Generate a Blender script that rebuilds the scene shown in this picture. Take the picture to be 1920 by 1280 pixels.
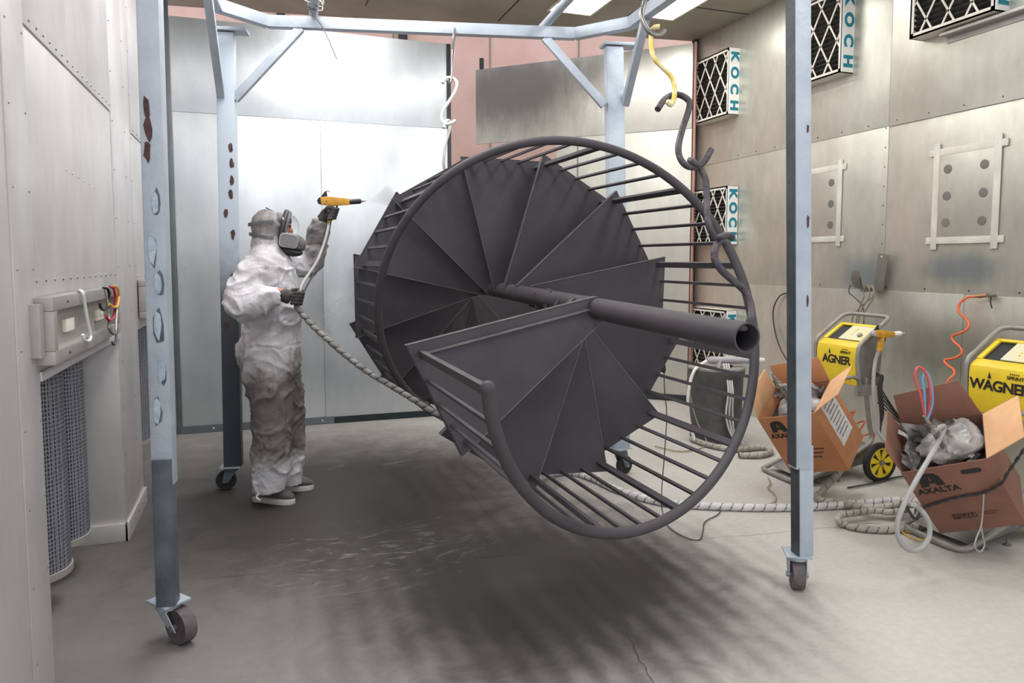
import bpy, bmesh, math, random
from mathutils import Vector, Matrix, noise
random.seed(7)
for o in list(bpy.data.objects): bpy.data.objects.remove(o)
scene = bpy.context.scene
COL = scene.collection
R_ = math.radians

# ------------------------------------------------------------------ camera
F, CX, CY, EYE = 1350.0, 960.0, 591.0, 1.45
PITCH = math.atan(101 / F)
YAW = math.atan(474 / math.hypot(F, 101))
cam = bpy.data.cameras.new('camera')
cam.sensor_width = 36; cam.lens = F / 1920 * 36; cam.shift_y = -(640 - CY) / 1920
cam.clip_start = 0.05; cam.clip_end = 60
camo = bpy.data.objects.new('camera', cam); COL.objects.link(camo)
camo.location = (0, 0, EYE); camo.rotation_euler = (math.pi / 2 - PITCH, 0, -YAW)
scene.camera = camo
# ------------------------------------------------------------------ light
world = bpy.data.worlds.new('world'); scene.world = world; world.use_nodes = True
bg = world.node_tree.nodes['Background']
bg.inputs[0].default_value = (0.93, 0.96, 1.0, 1); bg.inputs[1].default_value = 0.95
LAMP = 11.5
scene.view_settings.view_transform = 'Standard'
scene.view_settings.look = 'None'
scene.view_settings.exposure = 0.35
scene.view_settings.gamma = 1.0

# ------------------------------------------------------------------ measuring helpers: a line of sight met with a real plane
_fw = Vector((math.sin(YAW) * math.cos(PITCH), math.cos(YAW) * math.cos(PITCH), -math.sin(PITCH)))
_rt = Vector((math.cos(YAW), -math.sin(YAW), 0)); _up = _rt.cross(_fw); EYEV = Vector((0, 0, EYE))
def ray(u, v): return _fw + _rt * ((u - CX) / F) - _up * ((v - CY) / F)
def onz(u, v, z=0.0):
    d = ray(u, v); return EYEV + d * ((z - EYE) / d.z)
def ony(u, v, y):
    d = ray(u, v); return EYEV + d * (y / d.y)
def onx(u, v, x):
    d = ray(u, v); return EYEV + d * (x / d.x)

# ------------------------------------------------------------------ materials
def lin(c):
    c /= 255.0
    return c / 12.92 if c <= 0.04045 else ((c + 0.055) / 1.055) ** 2.4
def rgb(r, g, b): return (lin(r), lin(g), lin(b), 1)
def new_mat(name):
    m = bpy.data.materials.new(name); m.use_nodes = True
    nt = m.node_tree; return m, nt, nt.nodes['Principled BSDF']
def N(nt, t, **kw):
    n = nt.nodes.new(t)
    for k, v in kw.items():
        if k.startswith('i_'): n.inputs[k[2:].replace('_', ' ')].default_value = v
        else: setattr(n, k, v)
    return n
def ramp(nt, src, stops):
    r = N(nt, 'ShaderNodeValToRGB'); e = r.color_ramp.elements
    while len(e) < len(stops): e.new(0.5)
    for el, (p, c) in zip(e, stops):
        el.position = p; el.color = c if len(c) == 4 else (*c, 1)
    nt.links.new(src, r.inputs[0]); return r.outputs[0]
def gray(v): return (v, v, v, 1)
def mix(nt, fac, a, b, mode='MIX'):
    n = N(nt, 'ShaderNodeMix', data_type='RGBA', blend_type=mode)
    for s, x in ((0, fac), (6, a), (7, b)):
        if hasattr(x, 'links'): nt.links.new(x, n.inputs[s])
        else: n.inputs[s].default_value = x
    return n.outputs[2]
def coords(nt, scale=(1, 1, 1)):
    tc = N(nt, 'ShaderNodeTexCoord'); mp = N(nt, 'ShaderNodeMapping'); mp.inputs['Scale'].default_value = scale
    nt.links.new(tc.outputs['Object'], mp.inputs['Vector']); return mp.outputs[0]
def ntex(nt, vec, scale, detail=4, rough=.55, dist=0):
    n = N(nt, 'ShaderNodeTexNoise'); n.inputs['Scale'].default_value = scale
    n.inputs['Detail'].default_value = detail; n.inputs['Roughness'].default_value = rough; n.inputs['Distortion'].default_value = dist
    nt.links.new(vec, n.inputs['Vector']); return n.outputs['Fac']
def mat(name, c, rough=.6, metal=0., c2=None, scale=6., bump=0., bscale=40., vec=(1, 1, 1), lo=.35, hi=.68, rvar=0., spec=.5):
    m, nt, b = new_mat(name)
    v = coords(nt, vec)
    if c2 is None: c2 = tuple(x * .8 for x in c[:3]) + (1,)
    f = ntex(nt, v, scale, 5)
    col = ramp(nt, f, [(lo, c2), (hi, c)])
    nt.links.new(col, b.inputs['Base Color'])
    b.inputs['Metallic'].default_value = metal; b.inputs['Specular IOR Level'].default_value = spec
    if rvar:
        rr = ramp(nt, f, [(.3, gray(min(1, rough + rvar))), (.7, gray(max(0.05, rough - rvar)))])
        nt.links.new(rr, b.inputs['Roughness'])
    else: b.inputs['Roughness'].default_value = rough
    if bump:
        bp = N(nt, 'ShaderNodeBump'); bp.inputs['Strength'].default_value = bump; bp.inputs['Distance'].default_value = .01
        nt.links.new(ntex(nt, v, bscale, 3), bp.inputs['Height']); nt.links.new(bp.outputs[0], b.inputs['Normal'])
    return m
def glow(name, c, s):
    m, nt, b = new_mat(name)
    b.inputs['Base Color'].default_value = c; b.inputs['Emission Color'].default_value = c; b.inputs['Emission Strength'].default_value = s
    return m
def sheet_metal(name, c, c2, rough, metal, warp=.25, patches=()):
    """thin galvanised sheet: cloudy dust, smears and gentle oil-canning"""
    m, nt, b = new_mat(name)
    v = coords(nt)
    f1 = ntex(nt, v, 1.3, 5, .6, .4); f2 = ntex(nt, coords(nt, (1, 1, .35)), 9, 5, .65)
    col = ramp(nt, f1, [(.3, c2), (.68, c)])
    col = mix(nt, .35, col, ramp(nt, f2, [(.35, c2), (.7, c)]))
    for (ctr, rad, pc, amt) in patches:
        mp = N(nt, 'ShaderNodeMapping', vector_type='POINT')
        mp.inputs['Location'].default_value = [-a / r for a, r in zip(ctr, rad)]; mp.inputs['Scale'].default_value = [1 / r for r in rad]
        tc = N(nt, 'ShaderNodeTexCoord'); nt.links.new(tc.outputs['Object'], mp.inputs['Vector'])
        ln = N(nt, 'ShaderNodeVectorMath', operation='LENGTH'); nt.links.new(mp.outputs[0], ln.inputs[0])
        ad = N(nt, 'ShaderNodeMath', operation='MULTIPLY_ADD'); nt.links.new(f2, ad.inputs[0]); ad.inputs[1].default_value = .4; nt.links.new(ln.outputs['Value'], ad.inputs[2])
        mr = N(nt, 'ShaderNodeMapRange', interpolation_type='SMOOTHSTEP'); mr.inputs['From Min'].default_value = .45; mr.inputs['From Max'].default_value = 1.35
        mr.inputs['To Min'].default_value = amt; mr.inputs['To Max'].default_value = 0
        nt.links.new(ad.outputs[0], mr.inputs['Value'])
        col = mix(nt, mr.outputs[0], col, pc)
    nt.links.new(col, b.inputs['Base Color'])
    b.inputs['Metallic'].default_value = metal
    nt.links.new(ramp(nt, f1, [(.3, gray(rough + .1)), (.7, gray(rough - .06))]), b.inputs['Roughness'])
    bp = N(nt, 'ShaderNodeBump'); bp.inputs['Strength'].default_value = warp; bp.inputs['Distance'].default_value = .12
    nt.links.new(ntex(nt, v, 1.1, 1.5, .4, .3), bp.inputs['Height']); nt.links.new(bp.outputs[0], b.inputs['Normal'])
    return m

M = {}
M['sheet_left'] = sheet_metal('galvanised_left', rgb(212, 208, 207), rgb(186, 182, 182), .42, .35, .12)
M['sheet_back'] = sheet_metal('galvanised_back', rgb(226, 230, 234), rgb(200, 207, 212), .31, .58, .3)
M['sheet_right'] = sheet_metal('galvanised_right', rgb(216, 214, 201), rgb(176, 175, 163), .34, .6, .5,
    patches=[((4.34, 4.3, 1.33), (1, .26, .2), rgb(140, 152, 158), .75), ((4.34, 3.5, 1.40), (1, .36, .13), rgb(136, 146, 150), .8),
             ((4.34, 3.6, .85), (1, .7, .3), rgb(122, 124, 110), .6)])
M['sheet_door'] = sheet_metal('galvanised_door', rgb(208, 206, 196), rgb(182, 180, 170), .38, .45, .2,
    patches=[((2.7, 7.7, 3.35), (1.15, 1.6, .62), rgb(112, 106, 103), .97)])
M['pink'] = mat('pink_wall', rgb(236, 200, 190), .8, 0, rgb(222, 182, 170), 2.0)
M['ceiling'] = mat('ceiling_paint', rgb(164, 158, 144), .7, 0, rgb(140, 135, 122), 1.5)
M['dark_strip'] = mat('dark_strip', rgb(36, 46, 50), .6)
M['grey_strip'] = mat('grey_strip', rgb(120, 126, 130), .5, .4)
M['dark_metal'] = mat('dark_metal', rgb(60, 62, 66), .5, .5)
M['blue'] = mat('pale_blue_paint', rgb(182, 190, 200), .45, .15, rgb(164, 174, 186), 6, .25, 30)
M['blue_dark'] = mat('scuffed_blue_grey_paint', rgb(104, 112, 122), .5, .2, rgb(80, 86, 94), 8, .2, 30)
M['flake'] = mat('curled_paint', rgb(150, 166, 184), .5, .1, rgb(186, 198, 210), 40)
M['rust'] = mat('bare_rust', rgb(96, 62, 54), .7, .2, rgb(58, 46, 48), 30)
def oversprayed(name, zsplit, band):
    m, nt, b = new_mat(name); v = coords(nt); tc = N(nt, 'ShaderNodeNewGeometry'); sep = N(nt, 'ShaderNodeSeparateXYZ'); nt.links.new(tc.outputs['Position'], sep.inputs[0])
    f = ntex(nt, v, 7, 4); a = N(nt, 'ShaderNodeMath', operation='MULTIPLY_ADD'); nt.links.new(f, a.inputs[0]); a.inputs[1].default_value = .5; nt.links.new(sep.outputs[2], a.inputs[2])
    mr = N(nt, 'ShaderNodeMapRange', interpolation_type='SMOOTHSTEP'); nt.links.new(a.outputs[0], mr.inputs['Value']); mr.inputs['From Min'].default_value = zsplit - band + .25; mr.inputs['From Max'].default_value = zsplit + band + .25
    nt.links.new(mix(nt, mr.outputs[0], rgb(66, 72, 79), rgb(178, 189, 202)), b.inputs['Base Color']); b.inputs['Roughness'].default_value = .5; return m
M['blue_over'] = oversprayed('blue_paint_with_dark_overspray', 1.35, .25)
M['wheel'] = mat('caster_wheel', rgb(112, 102, 104), .7, .1, rgb(84, 78, 80), 20)
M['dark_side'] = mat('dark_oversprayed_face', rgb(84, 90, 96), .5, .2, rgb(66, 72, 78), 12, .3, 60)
M['black_rubber'] = mat('black_rubber', rgb(38, 38, 40), .7)
M['coat'] = mat('dark_powder_coat', rgb(76, 72, 76), .6, 0, rgb(64, 60, 65), 3, .06, 220, spec=.35)
M['coat_dust'] = mat('dark_powder_coat_treads', rgb(80, 76, 82), .6, 0, rgb(66, 62, 68), 2.2, .05, 220, spec=.35)
M['coat_highlight'] = mat('powder_coat_edge_highlight', rgb(120, 114, 114), .65, 0, rgb(96, 92, 94), 12)  # paler coat standing in for light caught on the tread edges
M['white_hook'] = mat('white_hook_paint', rgb(232, 232, 228), .5)
M['yellow_hook'] = mat('worn_yellow_paint', rgb(214, 188, 92), .55, 0, rgb(228, 214, 170), 22, .3, 60, lo=.45, hi=.6)
M['dark_hook'] = mat('coated_dark_hook', rgb(84, 78, 84), .5, .2, rgb(58, 54, 60), 30, .5, 60)
M['steel'] = mat('grey_steel', rgb(150, 148, 144), .35, .7)
M['black'] = mat('black_plastic', rgb(24, 24, 26), .5)
M['red'] = mat('red_paint', rgb(176, 40, 58), .5)
M['amber'] = mat('amber_paint', rgb(222, 168, 70), .5)
M['yellow'] = mat('yellow_plastic', rgb(236, 206, 38), .42, 0, rgb(214, 186, 50), 5)
M['yellow_gun'] = mat('dusty_yellow_plastic', rgb(214, 160, 44), .5, 0, rgb(180, 128, 44), 30)
M['tube_grey'] = mat('dusty_grey_tube', rgb(158, 154, 148), .5, .3, rgb(138, 134, 128), 12)
M['pan_grey'] = mat('dusty_grey_plate', rgb(138, 136, 132), .6, .2, rgb(112, 110, 106), 9)
M['panel'] = mat('control_panel', rgb(208, 206, 192), .6, 0, rgb(216, 206, 150), 24)
M['card'] = mat('cardboard', rgb(190, 132, 92), .85, 0, rgb(176, 118, 80), 5, .05, 200)
M['card2'] = mat('dusty_brown_cardboard', rgb(136, 96, 80), .85, 0, rgb(122, 84, 70), 5, .05, 200)
M['card_in'] = mat('cardboard_flap', rgb(222, 178, 136), .85, 0, rgb(208, 160, 118), 6)
M['ink'] = mat('black_ink', rgb(34, 28, 28), .7)
M['ink_soft'] = mat('faint_ink', rgb(110, 74, 60), .8)
M['teal'] = mat('teal_ink', rgb(30, 140, 160), .7)
M['paper'] = mat('white_paper', rgb(226, 226, 224), .7, 0, rgb(196, 196, 198), 26)
M['pleat'] = mat('dusty_pleats', rgb(84, 80, 74), .9, 0, rgb(52, 49, 46), 16)
M['band'] = mat('white_printed_band', rgb(248, 248, 246), .6, 0, rgb(238, 238, 235), 5)
M['white_card'] = mat('white_card_frame', rgb(232, 228, 218), .7, 0, rgb(206, 200, 188), 5)
M['hose_wrap'] = mat('white_spiral_wrap', rgb(214, 212, 212), .5, 0, rgb(184, 182, 180), 9)
M['hose_wrap_dirty'] = mat('dusty_spiral_wrap', rgb(178, 172, 162), .6, 0, rgb(150, 144, 134), 9)
M['hose_wrap_dark'] = mat('grey_spiral_wrap', rgb(150, 146, 142), .6, 0, rgb(112, 108, 104), 16)
M['hose_core'] = mat('dark_hose_core', rgb(52, 52, 56), .6)
M['hose_grey'] = mat('grey_hose', rgb(168, 166, 164), .5)
M['cable'] = mat('dark_cable', rgb(62, 60, 60), .6)
M['cable_tan'] = mat('dusty_cable', rgb(158, 148, 118), .6)
M['orange'] = mat('orange_hose', rgb(226, 104, 54), .4)
M['redhose'] = mat('red_tube', rgb(206, 84, 84), .4)
M['bluehose'] = mat('light_blue_tube', rgb(110, 160, 200), .4)
M['drum'] = mat('grey_drum', rgb(92, 92, 92), .6, 0, rgb(70, 70, 70), 10)
M['bag'] = mat('dusty_plastic_bag', rgb(176, 172, 168), .3, 0, rgb(110, 106, 104), 9)
M['powder'] = mat('dark_powder', rgb(60, 56, 54), .95)
M['skin'] = mat('skin', rgb(190, 126, 106), .55)
M['mask'] = mat('grey_mask_rubber', rgb(112, 110, 112), .5, 0, rgb(84, 82, 86), 14)
M['mask_dark'] = mat('dark_mask_rubber', rgb(48, 46, 50), .5)
M['cartridge'] = mat('cartridge_plastic', rgb(180, 176, 180), .6)
M['glove'] = mat('black_glove', rgb(44, 42, 44), .75, 0, rgb(70, 66, 64), 25)
M['shoe'] = mat('grey_shoe', rgb(104, 102, 98), .8, 0, rgb(80, 78, 76), 30)
M['sole'] = mat('white_sole', rgb(206, 202, 194), .7)
M['sill'] = mat('silicone', rgb(216, 212, 200), .5)
M['grey_bar'] = mat('grey_galvanised_part', rgb(176, 172, 168), .45, .4)
M['bracket'] = mat('grey_bracket', rgb(128, 124, 118), .5, .3)

def suit_material():
    m, nt, b = new_mat('white_coverall_with_powder_dirt')
    v = coords(nt)
    f = ntex(nt, v, 3.2, 5, .65, .3); f2 = ntex(nt, v, 14, 4, .6)
    sep = N(nt, 'ShaderNodeSeparateXYZ'); nt.links.new(v, sep.inputs[0])
    # trousers carry a band of dark dust between knee and shin, fading to clean hems
    mr = N(nt, 'ShaderNodeMapRange', interpolation_type='SMOOTHSTEP'); nt.links.new(sep.outputs[2], mr.inputs['Value'])
    mr.inputs['From Min'].default_value = .62; mr.inputs['From Max'].default_value = 1.05; mr.inputs['To Min'].default_value = 1; mr.inputs['To Max'].default_value = 0
    mr2 = N(nt, 'ShaderNodeMapRange', interpolation_type='SMOOTHSTEP'); nt.links.new(sep.outputs[2], mr2.inputs['Value'])
    mr2.inputs['From Min'].default_value = .2; mr2.inputs['From Max'].default_value = .38
    mu = N(nt, 'ShaderNodeMath', operation='MULTIPLY'); nt.links.new(mr.outputs[0], mu.inputs[0]); nt.links.new(mr2.outputs[0], mu.inputs[1])
    mh = N(nt, 'ShaderNodeMapRange', interpolation_type='SMOOTHSTEP'); nt.links.new(sep.outputs[2], mh.inputs['Value'])
    mh.inputs['From Min'].default_value = 1.52; mh.inputs['From Max'].default_value = 1.62; mh.inputs['To Max'].default_value = .6
    ad0 = N(nt, 'ShaderNodeMath', operation='MAXIMUM'); nt.links.new(mu.outputs[0], ad0.inputs[0]); nt.links.new(mh.outputs[0], ad0.inputs[1])
    ma = N(nt, 'ShaderNodeMapRange', interpolation_type='SMOOTHSTEP'); nt.links.new(sep.outputs[0], ma.inputs['Value'])   # spraying sleeve
    ma.inputs['From Min'].default_value = .12; ma.inputs['From Max'].default_value = .24; ma.inputs['To Max'].default_value = .75
    ad = N(nt, 'ShaderNodeMath', operation='MAXIMUM'); nt.links.new(ad0.outputs[0], ad.inputs[0]); nt.links.new(ma.outputs[0], ad.inputs[1])
    ff = N(nt, 'ShaderNodeMath', operation='MULTIPLY_ADD'); nt.links.new(ad.outputs[0], ff.inputs[0]); ff.inputs[1].default_value = .44; nt.links.new(f, ff.inputs[2])
    f3 = N(nt, 'ShaderNodeMath', operation='MULTIPLY_ADD'); nt.links.new(f2, f3.inputs[0]); f3.inputs[1].default_value = .25; nt.links.new(ff.outputs[0], f3.inputs[2])
    c = ramp(nt, f3.outputs[0], [(.5, rgb(214, 212, 219)), (.72, rgb(182, 178, 180)), (.98, rgb(104, 98, 96))])
    nt.links.new(c, b.inputs['Base Color']); b.inputs['Roughness'].default_value = .7
    bp = N(nt, 'ShaderNodeBump'); bp.inputs['Strength'].default_value = .35; bp.inputs['Distance'].default_value = .02
    nt.links.new(ntex(nt, v, 22, 3, .5, 1.0), bp.inputs['Height']); nt.links.new(bp.outputs[0], b.inputs['Normal'])
    return m
M['suit'] = suit_material()
def visor_material():
    m, nt, b = new_mat('clear_visor')
    b.inputs['Base Color'].default_value = (.95, .95, .95, 1); b.inputs['Roughness'].default_value = .08
    b.inputs['Transmission Weight'].default_value = 1; b.inputs['IOR'].default_value = 1.05
    return m
M['visor'] = visor_material()
def mesh_material():
    m, nt, b = new_mat('expanded_metal_mesh')
    v = coords(nt, (1, 1, .55))
    vo = N(nt, 'ShaderNodeTexVoronoi', feature='DISTANCE_TO_EDGE'); vo.inputs['Scale'].default_value = 105; vo.inputs['Randomness'].default_value = .15
    nt.links.new(v, vo.inputs['Vector'])
    c = ramp(nt, vo.outputs['Distance'], [(.06, rgb(150, 152, 162)), (.2, rgb(52, 52, 60))])
    nt.links.new(c, b.inputs['Base Color']); b.inputs['Metallic'].default_value = .3; b.inputs['Roughness'].default_value = .5
    bp = N(nt, 'ShaderNodeBump', invert=True); bp.inputs['Strength'].default_value = .6; bp.inputs['Distance'].default_value = .004
    nt.links.new(vo.outputs['Distance'], bp.inputs['Height']); nt.links.new(bp.outputs[0], b.inputs['Normal'])
    return m
M['mesh'] = mesh_material()
def floor_material():
    m, nt, b = new_mat('concrete_floor_with_powder_and_shade')
    v = coords(nt)
    big = ntex(nt, v, 1.1, 5, .6, .3); fine = ntex(nt, v, 30, 5, .7); mid = ntex(nt, v, 5, 5, .65, .5)
    col = ramp(nt, big, [(.3, rgb(174, 170, 164)), (.7, rgb(194, 190, 184))])
    col = mix(nt, .25, col, ramp(nt, fine, [(.3, rgb(150, 146, 142)), (.7, rgb(206, 202, 196))]))
    sep = N(nt, 'ShaderNodeSeparateXYZ'); nt.links.new(v, sep.inputs[0])
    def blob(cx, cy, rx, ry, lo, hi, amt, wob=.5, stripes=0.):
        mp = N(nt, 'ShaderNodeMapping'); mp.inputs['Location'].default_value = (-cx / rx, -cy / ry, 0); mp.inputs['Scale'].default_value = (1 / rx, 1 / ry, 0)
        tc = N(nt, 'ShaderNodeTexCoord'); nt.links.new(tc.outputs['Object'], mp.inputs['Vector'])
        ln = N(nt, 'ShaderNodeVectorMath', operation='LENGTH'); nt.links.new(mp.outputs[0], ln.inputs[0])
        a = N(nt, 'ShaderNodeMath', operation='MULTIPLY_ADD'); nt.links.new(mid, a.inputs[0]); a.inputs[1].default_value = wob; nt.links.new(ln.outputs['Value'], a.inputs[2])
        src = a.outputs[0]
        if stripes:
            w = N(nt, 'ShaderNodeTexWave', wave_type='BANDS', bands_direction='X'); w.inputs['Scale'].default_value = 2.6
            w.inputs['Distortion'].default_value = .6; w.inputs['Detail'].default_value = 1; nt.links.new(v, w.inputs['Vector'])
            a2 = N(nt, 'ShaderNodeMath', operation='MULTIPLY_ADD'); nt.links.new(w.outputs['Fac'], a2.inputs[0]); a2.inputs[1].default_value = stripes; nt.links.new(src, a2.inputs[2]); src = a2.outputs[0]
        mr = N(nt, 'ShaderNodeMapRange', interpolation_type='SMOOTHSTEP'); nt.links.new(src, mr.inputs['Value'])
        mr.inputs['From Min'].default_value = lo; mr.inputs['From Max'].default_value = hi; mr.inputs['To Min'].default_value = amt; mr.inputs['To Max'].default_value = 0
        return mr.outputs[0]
    # powder overspray that has settled on the slab: wide grey dust, then a dark patch of powder and painted shade below the work
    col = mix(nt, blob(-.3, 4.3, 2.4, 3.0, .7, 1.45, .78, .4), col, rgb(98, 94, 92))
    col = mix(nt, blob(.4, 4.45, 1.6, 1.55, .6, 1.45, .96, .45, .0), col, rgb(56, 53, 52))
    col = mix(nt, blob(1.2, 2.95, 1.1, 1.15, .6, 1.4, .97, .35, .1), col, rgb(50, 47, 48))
    # shoe scuffs wiped through the dust
    sc = ntex(nt, coords(nt, (1.5, 3.6, 1)), 2.1, 7, .68, 3.2)
    s1 = ramp(nt, sc, [(.55, gray(0)), (.72, gray(1))])
    s2 = blob(.45, 3.5, 1.0, .7, .5, 1.3, .7, .9)
    mm = N(nt, 'ShaderNodeMath', operation='MULTIPLY'); nt.links.new(s1, mm.inputs[0]); nt.links.new(s2, mm.inputs[1])
    col = mix(nt, mm.outputs[0], col, rgb(164, 160, 157))
    s3 = blob(.9, 5.2, 1.2, .5, .5, 1.2, .35, .5)
    m3 = N(nt, 'ShaderNodeMath', operation='MULTIPLY'); nt.links.new(s1, m3.inputs[0]); nt.links.new(s3, m3.inputs[1])
    col = mix(nt, m3.outputs[0], col, rgb(158, 154, 150))
    nt.links.new(col, b.inputs['Base Color']); b.inputs['Roughness'].default_value = .72; b.inputs['Specular IOR Level'].default_value = .35
    bp = N(nt, 'ShaderNodeBump'); bp.inputs['Strength'].default_value = .12; bp.inputs['Distance'].default_value = .01
    nt.links.new(fine, bp.inputs['Height']); nt.links.new(bp.outputs[0], b.inputs['Normal'])
    return m
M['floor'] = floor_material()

# ------------------------------------------------------------------ mesh helpers
OFF = {}
class MB:
    def __init__(s): s.v = []; s.f = []; s.m = []
    def add(s, vs, fs, mi=0):
        b = len(s.v); s.v += [Vector(x) for x in vs]; s.f += [tuple(b + i for i in q) for q in fs]; s.m += [mi] * len(fs); return s
    def box(s, a, b, mi=0):
        x0, y0, z0 = (min(p, q) for p, q in zip(a, b)); x1, y1, z1 = (max(p, q) for p, q in zip(a, b))
        return s.add([(x0, y0, z0), (x1, y0, z0), (x1, y1, z0), (x0, y1, z0), (x0, y0, z1), (x1, y0, z1), (x1, y1, z1), (x0, y1, z1)],
                     [(0, 3, 2, 1), (4, 5, 6, 7), (0, 1, 5, 4), (1, 2, 6, 5), (2, 3, 7, 6), (3, 0, 4, 7)], mi)
    def obox(s, c, ax, ay, az, mi=0):
        """box from its centre and three half-edge vectors"""
        c, ax, ay, az = map(Vector, (c, ax, ay, az)); vs = []
        for k in (-1, 1):
            for i, j in ((-1, -1), (1, -1), (1, 1), (-1, 1)): vs.append(c + ax * i + ay * j + az * k)
        return s.add(vs, [(0, 3, 2, 1), (4, 5, 6, 7), (0, 1, 5, 4), (1, 2, 6, 5), (2, 3, 7, 6), (3, 0, 4, 7)], mi)
    def bar(s, p, q, w, h, up=(0, 0, 1), mi=0):
        p, q = Vector(p), Vector(q); d = (q - p); u = Vector(up); sx = d.cross(u)
        if sx.length < 1e-6: sx = d.cross(Vector((1, 0, 0)))
        sx.normalize(); sy = sx.cross(d).normalized()
        return s.obox((p + q) / 2, d / 2, sx * w / 2, sy * h / 2, mi)
    def prism(s, poly, ext, mi=0):
        n = len(poly); poly = [Vector(p) for p in poly]; e = Vector(ext)
        return s.add(poly + [p + e for p in poly], [tuple(range(n - 1, -1, -1)), tuple(range(n, 2 * n))] + [(i, (i + 1) % n, n + (i + 1) % n, n + i) for i in range(n)], mi)
    def tube(s, pts, r, n=10, caps=True, mi=0, closed=False):
        pts = [Vector(p) for p in pts]; k = len(pts); rs = r if isinstance(r, (list, tuple)) else [r] * k
        t = []
        for i in range(k):
            if closed: d = pts[(i + 1) % k] - pts[i - 1]
            else: d = pts[min(i + 1, k - 1)] - pts[max(i - 1, 0)]
            t.append(d.normalized() if d.length > 1e-9 else Vector((0, 0, 1)))
        a = Vector((0, 0, 1)) if abs(t[0].z) < .9 else Vector((1, 0, 0))
        u = (a - t[0] * a.dot(t[0])).normalized(); vs = []
        for i in range(k):
            u = (u - t[i] * u.dot(t[i]))
            u = u.normalized() if u.length > 1e-6 else t[i].orthogonal().normalized()
            w = t[i].cross(u)
            for j in range(n):
                an = 2 * math.pi * j / n; vs.append(pts[i] + (u * math.cos(an) + w * math.sin(an)) * rs[i])
        fs = []
        for i in range(k if closed else k - 1):
            i2 = (i + 1) % k
            for j in range(n): fs.append((i * n + j, i * n + (j + 1) % n, i2 * n + (j + 1) % n, i2 * n + j))
        if caps and not closed: fs += [tuple(range(n - 1, -1, -1)), tuple((k - 1) * n + j for j in range(n))]
        return s.add(vs, fs, mi)
    def lathe(s, c, axis, prof, n=24, mi=0, ring=False):
        """prof: list of (distance along axis, radius)"""
        a = Vector(axis).normalized(); u = a.orthogonal().normalized(); w = a.cross(u); c = Vector(c); vs = []
        for h, r in prof:
            for j in range(n):
                an = 2 * math.pi * j / n; vs.append(c + a * h + (u * math.cos(an) + w * math.sin(an)) * r)
        k = len(prof)
        fs = [(i * n + j, i * n + (j + 1) % n, (i + 1) * n + (j + 1) % n, (i + 1) * n + j) for i in range(k - 1) for j in range(n)]
        if ring: fs += [((k - 1) * n + j, (k - 1) * n + (j + 1) % n, (j + 1) % n, j) for j in range(n)]
        else:
            if prof[0][1] > 1e-6: fs.append(tuple(range(n - 1, -1, -1)))
            if prof[-1][1] > 1e-6: fs.append(tuple((k - 1) * n + j for j in range(n)))
        return s.add(vs, fs, mi)
    def loft(s, secs, n=20, mi=0):
        """secs: (centre, half-axis vector, half-axis vector) rings closed at both ends"""
        vs = []
        for c, a, b in secs:
            c, a, b = Vector(c), Vector(a), Vector(b)
            for j in range(n):
                an = 2 * math.pi * j / n; vs.append(c + a * math.cos(an) + b * math.sin(an))
        k = len(secs)
        fs = [(i * n + j, i * n + (j + 1) % n, (i + 1) * n + (j + 1) % n, (i + 1) * n + j) for i in range(k - 1) for j in range(n)]
        fs += [tuple(range(n - 1, -1, -1)), tuple((k - 1) * n + j for j in range(n))]
        return s.add(vs, fs, mi)
    def sphere(s, c, rx, ry, rz, n=16, mi=0):
        k = n // 2
        return s.loft([(Vector(c) + Vector((0, 0, -rz * math.cos(math.pi * i / k))), (max(rx * math.sin(math.pi * i / k), 1e-4), 0, 0), (0, max(ry * math.sin(math.pi * i / k), 1e-4), 0)) for i in range(k + 1)], n, mi)
    def wraphose(s, pts, r, pitch=.045, gap=.12, n=12, bulge=.0025):
        """hose core with a spiral wrap: material 0 the wrap, 1 the gap between turns"""
        P = resample(pts, pitch / 16); k = len(P); t = []
        for i in range(k): t.append((P[min(i + 1, k - 1)] - P[max(i - 1, 0)]).normalized())
        a = Vector((0, 0, 1)) if abs(t[0].z) < .9 else Vector((1, 0, 0)); u = (a - t[0] * a.dot(t[0])).normalized()
        vs = []; fs = []; ms = []
        for i in range(k):
            u = (u - t[i] * u.dot(t[i])).normalized(); w = t[i].cross(u)
            for j in range(n):
                an = 2 * math.pi * j / n; ph = (i / 16 + j / n) % 1.0
                rr = r - bulge if ph < gap else r + bulge * math.sin(math.pi * (ph - gap) / (1 - gap))
                vs.append(P[i] + (u * math.cos(an) + w * math.sin(an)) * rr)
        for i in range(k - 1):
            for j in range(n):
                fs.append((i * n + j, i * n + (j + 1) % n, (i + 1) * n + (j + 1) % n, (i + 1) * n + j))
                ms.append(1 if ((i + .5) / 16 + (j + .5) / n) % 1.0 < gap else 0)
        fs += [tuple(range(n - 1, -1, -1)), tuple((k - 1) * n + j for j in range(n))]; ms += [1, 1]
        b = len(s.v); s.v += vs; s.f += [tuple(b + i for i in q) for q in fs]; s.m += ms; return s
    def mesh(s, name, off=None, smooth=True, bevel=0, angle=38):
        me = bpy.data.meshes.new(name)
        vs = s.v if off is None else [p - off for p in s.v]
        me.from_pydata([tuple(p) for p in vs], [], s.f); me.polygons.foreach_set('material_index', s.m)
        bm = bmesh.new(); bm.from_mesh(me); bmesh.ops.recalc_face_normals(bm, faces=bm.faces)
        if bevel:
            es = [e for e in bm.edges if len(e.link_faces) == 2 and e.calc_face_angle(0) > .5]
            bmesh.ops.bevel(bm, geom=es, offset=bevel, segments=2, affect='EDGES', profile=.6)
        bm.to_mesh(me); bm.free()
        if smooth:
            me.polygons.foreach_set('use_smooth', [True] * len(me.polygons)); me.set_sharp_from_angle(angle=R_(angle))
        return me
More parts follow.
